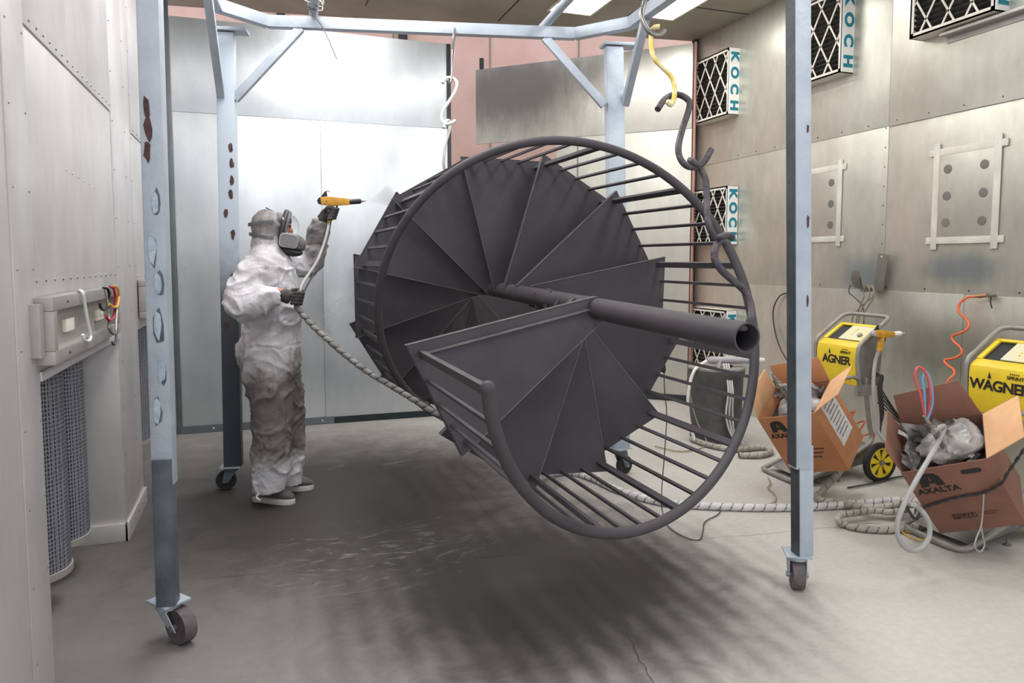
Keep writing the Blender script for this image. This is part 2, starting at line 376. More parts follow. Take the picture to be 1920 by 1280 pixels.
    def build(s, name, mats, parent=None, smooth=True, bevel=0, angle=38, **props):
        off = OFF.get(parent.name) if parent else None
        me = s.mesh(name, off, smooth, bevel, angle)
        return link(name, me, mats, parent, off, **props)
def link(name, me, mats, parent=None, off=None, **props):
    for mm in (mats if isinstance(mats, (list, tuple)) else [mats]): me.materials.append(M[mm] if isinstance(mm, str) else mm)
    o = bpy.data.objects.new(name, me); COL.objects.link(o)
    if parent: o.parent = parent; OFF[o.name] = off if off is not None else Vector((0, 0, 0))
    else: OFF[o.name] = Vector((0, 0, 0))
    for k, v in props.items(): o[k] = v
    return o
def thing(name, loc, label, category, group=None):
    o = bpy.data.objects.new(name, None); COL.objects.link(o); o.location = loc; o.empty_display_size = .1
    OFF[o.name] = Vector(loc); o['label'] = label; o['category'] = category
    if group: o['group'] = group
    return o
def copy_tree(o, loc, label=None, parent=None):
    c = o.copy(); COL.objects.link(c)
    if parent is None:
        c.location = loc
        if label: c['label'] = label
    else: c.parent = parent
    for ch in list(o.children): copy_tree(ch, None, None, c)
    return c
def one(mb, name, mats, label, category, group=None, **kw):
    o = mb.build(name, mats, None, **kw); o['label'] = label; o['category'] = category
    if group: o['group'] = group
    return o
def spl(pts, n=8, closed=False):
    P = [Vector(p) for p in pts]; k = len(P); out = []
    rng = range(k) if closed else range(k - 1)
    for i in rng:
        a, b = P[i], P[(i + 1) % k]
        p0 = P[i - 1] if (i > 0 or closed) else a * 2 - b
        p3 = P[(i + 2) % k] if (i + 2 < k or closed) else b * 2 - a
        for j in range(n):
            t = j / n
            out.append(.5 * ((2 * a) + (b - p0) * t + (2 * p0 - 5 * a + 4 * b - p3) * t * t + (3 * a - p0 - 3 * b + p3) * t ** 3))
    if not closed: out.append(P[-1].copy())
    return out
def resample(pts, step):
    P = [Vector(p) for p in pts]; out = [P[0].copy()]; need = step
    for a, b in zip(P, P[1:]):
        L = (b - a).length; pos = 0.
        while L - pos >= need:
            pos += need; out.append(a.lerp(b, pos / L)); need = step
        need -= (L - pos)
    return out
def round_rect(w, h, r, k=4):
    out = []
    for cx, cy, a0 in ((w / 2 - r, h / 2 - r, 0), (-w / 2 + r, h / 2 - r, 90), (-w / 2 + r, -h / 2 + r, 180), (w / 2 - r, -h / 2 + r, 270)):
        for i in range(k + 1):
            a = R_(a0 + 90 * i / k); out.append((cx + r * math.cos(a), cy + r * math.sin(a)))
    return out
def text(s, size, origin, xa, ya, m, parent=None, name='lettering', bold=0., ext=.0008, sx=1.0, spacing=1.0):
    cu = bpy.data.curves.new('t', 'FONT'); cu.body = s; cu.size = size; cu.extrude = ext; cu.offset = bold; cu.space_character = spacing
    cu.align_x = 'CENTER'; cu.align_y = 'CENTER'
    to = bpy.data.objects.new('t', cu); COL.objects.link(to)
    dg = bpy.context.evaluated_depsgraph_get(); me = bpy.data.meshes.new_from_object(to.evaluated_get(dg))
    bpy.data.objects.remove(to); bpy.data.curves.remove(cu)
    xa, ya = Vector(xa).normalized(), Vector(ya).normalized(); za = xa.cross(ya)
    off = OFF.get(parent.name) if parent else Vector((0, 0, 0))
    o = Vector(origin) - off
    for v in me.vertices: v.co = o + xa * (v.co.x * sx) + ya * v.co.y + za * v.co.z
    me.materials.clear(); me.name = name
    return link(name, me, m, parent, off)
def remeshed(mb, voxel, smooth_it=3, fn=None):
    me = mb.mesh('tmp', None, False)
    o = bpy.data.objects.new('tmp', me); COL.objects.link(o)
    r = o.modifiers.new('r', 'REMESH'); r.mode = 'VOXEL'; r.voxel_size = voxel
    sm = o.modifiers.new('s', 'SMOOTH'); sm.factor = .5; sm.iterations = smooth_it
    dg = bpy.context.evaluated_depsgraph_get(); out = bpy.data.meshes.new_from_object(o.evaluated_get(dg))
    bpy.data.objects.remove(o); bpy.data.meshes.remove(me)
    if fn:
        nr = [v.normal.copy() for v in out.vertices]
        for v, n in zip(out.vertices, nr): v.co = v.co + n * fn(v.co, n)
    out.materials.clear()
    out.polygons.foreach_set('use_smooth', [True] * len(out.polygons)); return out

# ================================================================== SETTING
XL, XR, YB, ZC = -.69, 4.35, 6.56, 3.735
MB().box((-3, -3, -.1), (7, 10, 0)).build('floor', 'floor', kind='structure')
cr = MB()
def crack(pts, w):
    P = spl(pts, 6); Q = []
    for i, p in enumerate(P):
        j = Vector((random.uniform(-1, 1), random.uniform(-1, 1), 0)) * .008; Q.append(p + j)
    for a, b in zip(Q, Q[1:]):
        s = (b - a).cross(Vector((0, 0, 1))).normalized() * w * random.uniform(.5, 1.2)
        cr.add([a - s, a + s, b + s, b - s], [(0, 1, 2, 3)])
crack([onz(u, v, .0012) for u, v in ((1100, 1030), (1128, 1060), (1150, 1100), (1150, 1130), (1172, 1165), (1185, 1210), (1205, 1245), (1230, 1280))], .0022)
crack([onz(u, v, .0012) for u, v in ((870, 880), (888, 930), (935, 990), (945, 1015), (972, 1035))], .0016)
crack([onz(u, v, .0012) for u, v in ((380, 1085), (560, 1070), (760, 1055), (960, 1040), (1100, 1027), (1300, 1012), (1540, 990), (1640, 980))], .0011)
flo = bpy.data.objects['floor']
cr.build('floor_crack', mat('crack_dark', rgb(62, 58, 56), .9), flo, smooth=False)

# ---- left wall: booth front with filter bays
wallL = MB().box((-.80, .9, 1.085), (XL - .012, 6.56, ZC)).build('wall_left', 'sheet_left', kind='structure')
MB().box((-1.75, .9, 0), (-1.70, 6.56, 1.1)).build('wall_recess', 'sheet_left', kind='structure')
MB().box((-1.7, 1.6, 1.12), (-.8, 6.56, 1.16)).build('wall_recess_top', 'sheet_left', kind='structure')
for nm, y0, y1 in (('wall_near_column', .9, 2.70), ('wall_pillar', 4.13, 4.73), ('wall_end_column', 6.12, 6.56)):
    MB().box((-1.5, y0, 0), (XL - .012, y1, 1.09)).build(nm, 'sheet_left', kind='structure')
def sheet(par, nm, a, b, m, bev=.002): return MB().box(a, b).build(nm, m, par, bevel=bev)
T = .012
for (y0, y1, z0, z1, pr) in ((2.705, 4.135, 1.075, 2.205, 0), (2.705, 3.26, 2.2, ZC, .006), (3.262, 3.62, 2.2, ZC, .006), (3.622, 4.13, 2.2, ZC, .006),
                             (4.14, 4.535, 0.09, ZC, .004), (4.54, 4.74, 0.09, ZC, .001), (4.74, 5.6, 1.045, 2.2, 0), (4.74, 5.6, 2.195, ZC, .006), (5.6, 6.12, 1.045, ZC, .002),
                             (6.12, 6.54, .05, ZC, .005), (2.49, 2.703, 0, ZC, .007), (2.05, 2.487, 0, ZC, .002), (1.5, 2.048, 0, ZC, .006)):
    par = wallL
    if z0 < .5: par = bpy.data.objects['wall_near_column' if y0 < 2.7 else 'wall_pillar' if y0 < 5 else 'wall_end_column']
    sheet(par, 'wall_panel', (XL - T, y0, z0), (XL + pr, y1, z1), 'sheet_left')
wallP = bpy.data.objects['wall_pillar']
sheet(wallP, 'pillar_side', (-1.5, 4.122, .09), (XL - .002, 4.13, 1.08), 'sheet_left')
MB().box((-1.5, 4.10, 0), (XL + .014, 4.125, .095)).box((XL - .002, 4.10, 0), (XL + .016, 4.75, .095)).build('base_flange', 'sheet_left', wallP, bevel=.003)
sheet(wallL, 'opening_lip', (XL - .02, 2.705, 1.058), (XL + .012, 4.13, 1.09), 'sheet_left')
rv = MB()
def rivet(p, ax=(1, 0, 0), r=.006, h=.004): rv.lathe(p, ax, [(0, r), (h * .6, r * .8), (h, r * .3)], 6)
for i in range(17): rivet((XL + .006, 2.77 + i * .083, 2.225))
for i in range(13): rivet((XL, 2.74 + i * .113, 1.385), r=.007)
for i in range(6): rivet((XL, 3.2 + i * .1, 1.80 - i * .004), r=.004)
for i in range(6): rivet((XL, 4.8 + i * .14, 1.36), r=.006)
for i in range(6): rivet((XL + .006, 4.8 + i * .14, 2.215), r=.005)
rv.build('rivets', 'steel', wallL, kind='stuff')
for pn, ys in (('wall_near_column', (2.68, 2.52)), ('wall_pillar', (4.16, 4.515, 4.72)), ('wall_end_column', (6.15,))):
    rv = MB()
    for y in ys:
        for i in range(15): rivet((XL + .006, y, .2 + i * .245), r=.005)
    if pn == 'wall_pillar':
        for i in range(5): rivet((XL + .016, 4.18 + i * .13, .05), r=.006)
    rv.build('rivets', 'steel', bpy.data.objects[pn], kind='stuff')

# ---- cartridge filters hanging in the bays
def cartridge(x, y, r, z0, z1, lab):
    t = thing('cartridge_filter', (x, y, z0), lab, 'filter', 'cartridge filters in the left wall')
    MB().lathe((x, y, z0 + .03), (0, 0, 1), [(0, r), (z1 - z0 - .03, r)], 32).build('filter_mesh', 'mesh', t)
    MB().lathe((x, y, z0), (0, 0, 1), [(0, r * .9), (.006, r + .006), (.034, r + .006), (.036, r)], 32).build('bottom_ring', 'grey_bar', t)
    MB().lathe((x, y, z1), (0, 0, 1), [(-.03, r + .008), (0, r + .008)], 24).build('top_ring', 'grey_bar', t)
cl = ['cartridge filter with perforated mesh hanging beside the near column of the left wall', 'middle cartridge filter with perforated mesh in the open bay of the left wall', 'cartridge filter with perforated mesh hanging next to the pillar side of the open bay']
for k, (y, z0) in enumerate(((3.03, .16), (3.42, .14), (3.78, .15))): cartridge(-.94, y, .155, z0, 1.085, cl[k])
cl2 = ['cartridge filter in the dark far bay beside the pillar', 'cartridge filter in the dark far bay partly behind the peeling post', 'cartridge filter at the back end of the far bay']
for k, y in enumerate((4.98, 5.37, 5.76)): cartridge(-.94, y, .155, .13, 1.085, cl2[k])

# ---- back wall of sheets with the outer pink wall behind
wb = MB().box((-.75, YB + .006, 0), (1.66, YB + .05, 3.42)); wallB = wb.build('wall_back', 'sheet_back', kind='structure')
sheet(wallB, 'wall_panel', (-.64, YB - .002, 2.672), (1.662, YB + .008, 3.43), 'sheet_back')
sheet(wallB, 'wall_panel', (-.64, YB - .004, .05), (.528, YB + .008, 2.668), 'sheet_back')
sheet(wallB, 'wall_panel', (.53, YB - .012, .06), (1.662, YB + .008, 2.664), 'sheet_back')
sheet(wallB, 'edge_post', (1.663, YB - .01, 0), (1.70, YB + .06, 3.43), 'dark_metal')
sheet(wallB, 'corner_post', (XL, YB - .01, 0), (-.645, YB + .01, 3.6), 'grey_strip')
MB().box((-.66, YB - .02, 0), (.60, YB - .002, .065)).build('baseboard_back', 'grey_strip', kind='structure')
MB().box((.60, YB - .018, 0), (1.66, YB - .002, .055)).build('baseboard_door', 'dark_strip', kind='structure')
bs = MB()
for i in range(4): bs.lathe((-.4 + i * .3, YB - .02, .035), (0, -1, 0), [(0, .008), (.004, .006)], 8)
bs.build('screws', 'white_hook', bpy.data.objects['baseboard_back'], kind='stuff')
wo = MB().box((-3, 8.7, 0), (7, 8.8, 4.8)); wallO = wo.build('wall_outer', 'pink', kind='structure')
for x in (.3, 1.55, 2.75, 3.95): sheet(wallO, 'joint_strip', (x, 8.692, 0), (x + .018, 8.7, 4.8), 'ceiling', 0)
for x, z in ((.25, 4.0), (1.62, 4.05)): sheet(wallO, 'batten', (x, 8.6, z), (x + .09, 8.7, z + .3), 'dark_metal', 0)

# ---- right wall
wallR = MB().box((XR, .6, 0), (XR + .1, 6.66, ZC)).build('wall_right', 'sheet_right', kind='structure')
for (y0, y1, z0, z1, pr) in ((4.115, 6.6, 2.43, ZC, .012), (.8, 4.112, 2.425, ZC, .014), (4.113, 6.6, 1.225, 2.436, .007), (.8, 4.111, 1.225, 2.431, .006), (3.46, 6.6, 0, 1.235, .010), (.8, 3.457, 0, 1.232, .011)):
    sheet(wallR, 'wall_panel', (XR - pr, y0, z0), (XR + .01, y1, z1), 'sheet_right', .003)
sheet(wallR, 'corner_post', (XR - .05, 6.56, 0), (XR, 6.62, ZC), 'dark_metal')
rv = MB()
for i in range(12): rivet((XR - .012, 3.0 + i * .26, 2.46), (-1, 0, 0), .007)
for i in range(9): rivet((XR - .007, 4.14, 1.3 + i * .14), (-1, 0, 0), .006)
for i in range(7): rivet((XR - .007, 3.1 + i * .33, 1.26), (-1, 0, 0), .007)
rv.build('screws', 'dark_metal', wallR, kind='stuff')
# ---- ceiling
zc = ZC
cl_ = MB().prism([(-.85, .2, zc), (4.45, .2, zc), (4.45, 6.62, zc), (-.85, 7.3, zc)], (0, 0, .08)); ceil = cl_.build('ceiling', 'ceiling', kind='structure')
for x in (.95, 2.2, 3.3): MB().box((x, .3, zc - .004), (x + .012, 6.7, zc + .01)).build('ceiling_joint', 'dark_metal', ceil)
for y in (3.3, 5.75): MB().box((-.8, y, zc - .004), (4.35, y + .012, zc + .01)).build('ceiling_joint', 'dark_metal', ceil)

# ---- swung-open back door leaf of sheet metal
hd = Vector((4.15, 6.36, 0)); dd = Vector((-.726, .688, 0)); dn = Vector((-.688, -.726, 0))
def leaf(s0, s1, z0, z1, off, nm, m, par, th=.03):
    return MB().obox(hd + dd * (s0 + s1) / 2 + dn * off + Vector((0, 0, (z0 + z1) / 2)), dd * (s1 - s0) / 2, dn * th / 2, (0, 0, (z1 - z0) / 2)).build(nm, m, par, bevel=.003)
door = leaf(0, 1.45, .06, 2.79, .0, 'door_1', 'sheet_door', None); door['kind'] = 'structure'
leaf(0, 2.43, 2.785, 3.615, .008, 'door_panel', 'sheet_door', door)
leaf(1.2, 1.215, .06, 2.79, .017, 'door_seam', 'grey_strip', door, .004)
leaf(-.035, -.012, .0, 3.63, .0, 'door_edge', mat('dull_pink_edge', rgb(176, 130, 118), .8), door, .05)
leaf(0, 1.45, 0, .07, .012, 'door_kick_strip', 'dark_metal', door, .02)
leaf(2.36, 2.40, 3.5, 3.75, -.03, 'door_stop', 'dark_metal', door, .04)

# ---- ceiling lights
def troffer(x, y, lab, w=.4, l=1.2):
    t = thing('ceiling_light', (x, y, zc), lab, 'ceiling light', 'fluorescent troffers in the booth ceiling')
    f = MB()
    for s in (-1, 1):
        f.box((x + s * (w / 2), y - l / 2 - .02, zc - .012), (x + s * (w / 2 + .02), y + l / 2 + .02, zc - .001)); f.box((x - w / 2, y + s * l / 2, zc - .012), (x + w / 2, y + s * (l / 2 + .02), zc - .001))
    f.build('light_frame', 'white_card', t)
    for s in (-1, 1): MB().box((x + s * .003, y - l / 2, zc - .008), (x + s * (w / 2), y + l / 2, zc - .002)).build('light_diffuser', glow('lit_diffuser', (1, .985, .97, 1), LAMP), t)
for x, y, lab in ((2.75, 5.64, 'lit ceiling light above the open door beside the corner of the frame'), (3.54, 5.5, 'lit ceiling light near the right wall above the hooks'),
                  (.1, 3.75, 'lit ceiling light over the left side of the frame'), (.72, 3.75, 'lit ceiling light over the middle of the frame'), (.4, 1.5, 'lit ceiling light near the open end of the booth, left'),
                  (2.75, 3.4, 'lit ceiling light over the right side of the frame'), (2.75, 1.2, 'lit ceiling light near the open end of the booth, right'), (.75, 5.75, 'lit ceiling light in front of the back wall')):
    troffer(x, y, lab, .4 if y > 5 and x > 2 else .62)  # troffers out of view are made wider to soften the shadows

# ---- pleated filters stuck to the right wall
def pleated(y0, y1, z0, z1, lab, letters='KOCH', dep=.115, tilt=0.):
    t = thing('pleated_filter', (XR, (y0 + y1) / 2, z0), lab, 'air filter', 'square pleated filters on the right wall')
    xf = XR - .012 - dep; w = .03
    fr = MB().box((xf, y0, z0), (XR - .012, y0 + .012, z1)).box((xf, y1 - .012, z0), (XR - .012, y1, z1)).box((xf, y0, z0), (XR - .012, y1, z0 + .012)).box((xf, y0, z1 - .012), (XR - .012, y1, z1))
    fr.box((xf, y0, z0), (xf + .004, y0 + w, z1)).box((xf, y1 - w, z0), (xf + .004, y1, z1)).box((xf, y0, z0), (xf + .004, y1, z0 + w)).box((xf, y0, z1 - w), (xf + .004, y1, z1))
    fr.build('filter_frame', 'white_card', t)
    p = MB(); n = 16
    for i in range(n):
        a = z0 + .014 + (z1 - z0 - .028) * i / n; h = (z1 - z0 - .028) / n
        p.prism([(xf + .05, y0 + .012, a), (xf + .012, y0 + .012, a + h * .5), (xf + .05, y0 + .012, a + h)], (0, y1 - y0 - .024, 0))
    p.build('pleats', 'pleat', t, smooth=False, kind='stuff')
    A, B = y1 - y0, z1 - z0
    for sg in (1, -1):
        for k in range(-2, 4):
            # a strip runs at a slope of 1.7 and is cut at the frame
            pts = []
            for s in range(0, 41):
                yy = A * s / 40; zz = (k + .25) * B * .46 + sg * (yy - A / 2) * 1.7 + (B * .1 if sg < 0 else 0)
                if 0 <= zz <= B: pts.append((yy, zz))
            if len(pts) > 4:
                (ya, za), (yb, zb) = pts[0], pts[-1]
                MB().bar((xf + .006, y0 + ya, z0 + za), (xf + .006, y0 + yb, z0 + zb), .013, .005, (1, 0, 0)).build('lattice_strip', 'white_card', t)
    sd = MB().box((xf - .001, y0 - .003, z0 + .004), (XR - .013, y0 + .001, z1 - .004)).build('side_band', 'band', t)
    if letters:
        h = (z1 - z0)
        for i, ch in enumerate(letters):
            text(ch, .115, ((xf + XR - .012) / 2, y0 - .004, z1 - h * (.13 + .245 * i)), (0, 0, -1), (1, 0, 0), 'teal', t, 'lettering', .006, sx=1.15)
    return t
pleated(5.87, 6.46, 2.84, 3.46, 'pleated air filter high in the corner beside the open door')
f2 = pleated(4.47, 5.06, 2.89, 3.52, 'pleated air filter with a torn side band behind the right front post')
pleated(3.25, 3.86, 2.96, 3.57, 'pleated air filter with a metal rail under it, over the panel with clear holes')
pleated(5.85, 6.45, 1.61, 2.17, 'pleated air filter at mid height behind the dark handrail')
pleated(5.83, 6.43, .36, .98, 'pleated air filter low on the wall above the dark drum')
one(MB().box((XR - .09, 3.1, 2.925), (XR - .014, 3.66, 2.945)).box((XR - .022, 3.1, 2.885), (XR - .014, 3.66, 2.945)), 'filter_rail', 'grey_bar', 'grey metal angle rail fixed below a pleated filter', 'rail', bevel=.002)

# ---- inspection plates with six round holes
def hole_plate(y0, y1, z0, z1, lab):
    t = thing('hole_plate', (XR, (y0 + y1) / 2, z0), lab, 'wall plate', 'taped plates with six round holes')
    x = XR - .008
    MB().box((x - .008, y0, z0), (x, y1, z1)).build('plate', 'sheet_right', t, bevel=.002)
    r = .012
    for ti, (a, b) in enumerate((((y0, z0), (y1, z0)), ((y1, z0), (y1, z1)), ((y1, z1), (y0, z1)), ((y0, z1), (y0, z0)))):
        d = Vector((0, b[0] - a[0], b[1] - a[1])).normalized() * .06
        MB().bar(Vector((x - .006 - .002 * (ti % 2), *a)) - d, Vector((x - .006 - .002 * (ti % 2), *b)) + d, .045, .008, (1, 0, 0)).build('tape_strip', 'sill', t, bevel=.003)
    for i in range(2):
        for j in range(3):
            c = (x - .0085, y0 + (y1 - y0) * (.2 + .6 * i), z0 + (z1 - z0) * (.2 + .3 * j))
            MB().lathe(c, (-1, 0, 0), [(0, .03), (.002, .03), (.0025, .026), (.0025, 0)], 18).build('hole_cap', 'bracket', t)
hole_plate(3.27, 3.70, 1.59, 2.18, 'pale wall plate with six round holes and taped edges on clear sheet')
hole_plate(4.56, 5.0, 1.63, 2.19, 'pale wall plate with six round holes partly behind the right front post')

# ================================================================== SPIRAL STAIRCASE hanging on its side
SA = Vector((1.4046, 1.8287, 1.2363)); Sa = Vector((-.0069, 1, .0013)); Se1 = Vector((1, .0069, 0)); Se2 = Vector((0, -.0013, 1))
SR, S0, SK, PH, SL, STEP, NT = .8059, .1376, .3023, 3.3402, .8821, .5308, 19
def sp(th, r, s): return SA + Sa * s + (Se1 * math.cos(th) + Se2 * math.sin(th)) * r
def rail_s(th): return S0 + SK * (th - PH)
stair = thing('spiral_staircase', (1.40, 3.4, .38), 'dark powder-coated steel spiral staircase hanging on its side in the frame', 'staircase')
# centre pole: an open pipe
p0 = EYEV + ray(1401, 633) * 2.2
q0 = ony(905, 537, 4.55); pd = (q0 - p0).normalized(); p1 = p0 + pd * 3.55
pr = .0475; u = pd.orthogonal().normalized(); w = pd.cross(u)
mb = MB(); n = 32; vs = []
for (s, r) in ((3.55, pr), (0, pr), (0, pr - .006), (3.55, pr - .006)):
    for j in range(n):
        an = 2 * math.pi * j / n; vs.append(p0 + pd * s + (u * math.cos(an) + w * math.sin(an)) * r)
mb.add(vs, [(i * n + j, i * n + (j + 1) % n, (i + 1) * n + (j + 1) % n, (i + 1) * n + j) for i in range(3) for j in range(n)])
mb.build('center_pole', 'coat', stair)
def pole_at(y): return p0 + pd * ((y - p0.y) / pd.y)
RC = .862
for k in range(NT):
    a0 = PH + STEP * k - R_(3.2); a1 = PH + STEP * (k + 1) + R_(2.2)
    s = rail_s(PH + STEP * k) + SL; th = .005
    c = pole_at((SA + Sa * s).y) - (SA + Sa * s)
    def P(ang, r, ds=0): 
        return SA + Sa * (s + ds) + (Se1 * math.cos(ang) + Se2 * math.sin(ang)) * r
    hub = [SA + Sa * s + c + (Se1 * math.cos(a) + Se2 * math.sin(a)) * .058 for a in (a1 + 1.2, a1 + .5, a0 - .5, a0 - 1.2)]
    oA, oB = P(a0, RC), P(a1, RC)
    iA = SA + Sa * s + c + (Se1 * math.cos(a0 - 1.35) + Se2 * math.sin(a0 - 1.35)) * .056
    iB = SA + Sa * s + c + (Se1 * math.cos(a1 + 1.35) + Se2 * math.sin(a1 + 1.35)) * .056
    back = SA + Sa * s + c + (Se1 * math.cos((a0 + a1) / 2 + math.pi) + Se2 * math.sin((a0 + a1) / 2 + math.pi)) * .056
    tr = MB().prism([iA, oA, oB, iB, back], Sa * th).build('tread', 'coat_dust', stair, smooth=False, bevel=.0012)
    fl = MB()
    for (a, b, dep) in ((iA, oA, .035), (iB, oB, .03), (oA, oB, .032)):
        mid = (iA + iB + oA + oB) / 4; d = (b - a).normalized(); nn = Sa.cross(d).normalized()
        if nn.dot(mid - a) < 0: nn = -nn
        fl.prism([a, b, b + nn * .004, a + nn * .004], Sa * dep)
    fl.build('tread_flange', 'coat', tr, smooth=False)
    MB().tube([iA, oA], .003, 6).build('edge_highlight_bead', 'coat_highlight', tr); MB().tube([iB, oB], .0024, 6).build('edge_highlight_bead', 'coat_highlight', tr)  # thin beads added along the tread edges as painted highlights
    # balusters: one thick at the start of the tread, three thin
    for j in range(4):
        ang = PH + STEP * (k + (j / 4 if j else 0)) + (R_(.6) if j else 0)
        if k == NT - 1 and j: break
        t2 = s + .004; t1 = rail_s(ang)
        wd = .03 if j == 0 else .0145
        rad = Se1 * math.cos(ang) + Se2 * math.sin(ang)
        MB().bar(SA + Sa * t1 + rad * SR, SA + Sa * t2 + rad * (SR + (.004 if j else 0)), wd, wd * (.8 if j else .62), rad).build('baluster', 'coat', stair, smooth=False)
    # collar where the first tread meets the pole
    if k == 0: MB().lathe(SA + Sa * s + c, pd, [(-.004, pr + .006), (.05, pr + .006)], 24).build('tread_collar', 'coat', stair)
# flat edge bar along the first tread
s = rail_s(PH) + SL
MB().bar(sp(PH, SR - .02, s - .008), pole_at((SA + Sa * s).y) + Vector((-.04, -.01, .0)), .008, .014, Sa).build('edge_bar', 'coat_highlight', stair)
HP = [sp(PH - .012 + i * .03, SR, rail_s(PH - .012 + i * .03)) for i in range(int(STEP * (NT - 1) / .03) + 2)]
MB().tube(HP, .0215, 14).build('handrail', 'coat', stair)
MB().sphere(HP[0], .0225, .0225, .0225).build('handrail_end', 'coat', stair)
# weld studs along the pole near the first tread
for k in range(4):
    q = pole_at(3.12 + .1 * k) + Vector((-.005, 0, -pr)); MB().lathe(q, (-.2, 0, -1), [(-.01, .008), (.022, .006)], 8).build('weld_stud', 'coat', stair)

# ================================================================== ROLLING FRAME
LF0, LF1 = ony(316, 1128, 2.93), ony(277, -120, 2.93)
RF0, RF1 = ony(1500, 1038, 2.51), ony(1497, -160, 2.51)
BL0, BL1 = ony(438, 872, 4.85), ony(423, 62, 4.85)
BR0, BR1 = ony(1163, 838, 4.33), ony(1150, 90, 4.33)
ZT = 2.87
gan = thing('rolling_gantry', (1.0, 3.6, 0), 'tall pale blue steel hanging frame on four caster wheels', 'frame')
fu = Vector((.985, -.172, 0)); fwv = Vector((.172, .985, 0))
def post(b, t, w1, w2, zsplit, low_off, lm, front=True):
    d = (t - b); at = lambda z: b + d * ((z - b.z) / d.z)
    top = at(ZT)
    # channel section: a web and two flanges
    def channel(z0, z1, off, a, c, m, nm):
        q0, q1 = at(z0) + off, at(z1) + off; mid = (q0 + q1) / 2; ax = (q1 - q0) / 2
        mb = MB()
        mb.obox(mid - fwv * c / 2, ax, fu * a / 2, fwv * .003); mb.obox(mid + fu * (a / 2), ax, fwv * c / 2, fu * .003); mb.obox(mid - fu * (a / 2), ax, fwv * c / 2, fu * .003); mb.obox(mid + fwv * c / 2, ax, fu * a / 2, fwv * .003)
        return mb.build(nm, m, gan, bevel=.0015)
    if front:
        channel(zsplit, ZT, Vector((0, 0, 0)), w1, w2, 'blue', 'post')
        channel(b.z, zsplit + .1, low_off, w1 * .92, w2 * .95, lm, 'post_sleeve')
    else:
        channel(b.z, ZT - .03, Vector((0, 0, 0)), w1, w2, lm, 'post')
    return at
def caster(c, base_z, yaw, rad, wid, swivel_off, m='wheel'):
    """c: floor point under the wheel; base_z: underside of the mounting plate; c + swivel_off: stem"""
    stem = Vector((c.x, c.y, 0)) + swivel_off
    e = MB().obox(stem + Vector((0, 0, base_z - .004)), Vector((math.cos(yaw), math.sin(yaw), 0)) * .062, Vector((-math.sin(yaw), math.cos(yaw), 0)) * .055, (0, 0, .004)).build('caster_plate', 'blue', gan, bevel=.002)
    a = Vector((-math.sin(yaw), math.cos(yaw), 0)); f = Vector((math.cos(yaw), math.sin(yaw), 0))
    hub = Vector((c.x, c.y, rad))
    wh = MB().lathe(hub - a * wid / 2, a, [(0, rad * .35), (.002, rad * .8), (0, rad * .86), (.0, rad * .97), (.004, rad), (wid - .004, rad), (wid, rad * .97), (wid, rad * .86), (wid - .002, rad * .8), (wid, rad * .35)], 28).build('caster_wheel', m, gan)
    MB().lathe(hub - a * (wid / 2 + .02), a, [(0, .012), (wid + .04, .012)], 8).build('axle_bolt', 'steel', wh)
    fk = MB().lathe(stem + Vector((0, 0, base_z - .03)), (0, 0, 1), [(0, .045), (.022, .045)], 18)
    for sg in (-1, 1):
        o = a * sg * (wid / 2 + .009); top = stem + Vector((0, 0, base_z - .025)); 
        fk.prism([top + o - f * .035, top + o + f * .035, hub + o + f * .02 + Vector((0, 0, -.012)), hub + o - f * .02 + Vector((0, 0, -.012))], a * .004 * sg)
    fk.build('caster_fork', 'blue' if m == 'wheel' else 'blue_dark', gan, bevel=.001)
pL = post(LF0, LF1, .068, .062, .62, Vector((.0, -.012, 0)), 'blue_dark'); pR = post(RF0, RF1, .07, .06, .55, Vector((.014, .0, 0)), 'blue')
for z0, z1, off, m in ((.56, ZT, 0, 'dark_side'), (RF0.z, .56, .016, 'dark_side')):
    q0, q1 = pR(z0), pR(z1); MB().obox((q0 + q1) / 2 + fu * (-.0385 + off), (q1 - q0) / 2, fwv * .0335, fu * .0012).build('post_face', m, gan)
post(BL0, BL1, .10, .07, 0, None, 'blue_over', False); post(BR0, BR1, .11, .07, 0, None, 'blue', False)
zlf = LF0.z
caster(onz(341, 1203), LF0.z, R_(-52), .068, .05, Vector((-.045, .035, 0)))
caster(onz(1494, 1102), RF0.z, R_(60), .062, .052, Vector((.012, .02, 0)))
caster(onz(425, 917), BL0.z, R_(-10), .062, .04, Vector((.03, .0, 0)), 'black_rubber')
caster(onz(1170, 887), BR0.z, R_(20), .062, .04, Vector((-.03, .0, 0)), 'black_rubber')
cBL, cBR = Vector((-.17, 4.85, ZT)), Vector((2.225, 4.334, ZT)); cLF = pL(ZT); cRF = pR(ZT)
def beam(p, q, nm='beam', w=.06, h=.07, m='blue'): return MB().bar(p, q, w, h).build(nm, m, gan, bevel=.003)
eb = (cBR - cBL).normalized(); el = (cLF - cBL).normalized(); er = (cRF - cBR).normalized(); ch = .26
up_ = Vector((0, 0, .05))
beam(cBL + eb * ch + up_, cBR - eb * ch + up_); beam(cBL + eb * ch + up_, cBL + el * ch + up_, 'corner_brace_bar'); beam(cBR - eb * ch + up_, cBR + er * ch + up_, 'corner_brace_bar')
beam(cBL + el * ch + up_, cLF + up_); beam(cBR + er * ch + up_, cRF + up_); beam(cLF + up_, cRF + up_)
for c in (cBL, cBR): MB().obox(c + Vector((.03, 0, -.012)), fu * .11, fwv * .06, (0, 0, .010)).build('post_cap_plate', 'blue', gan, bevel=.002)
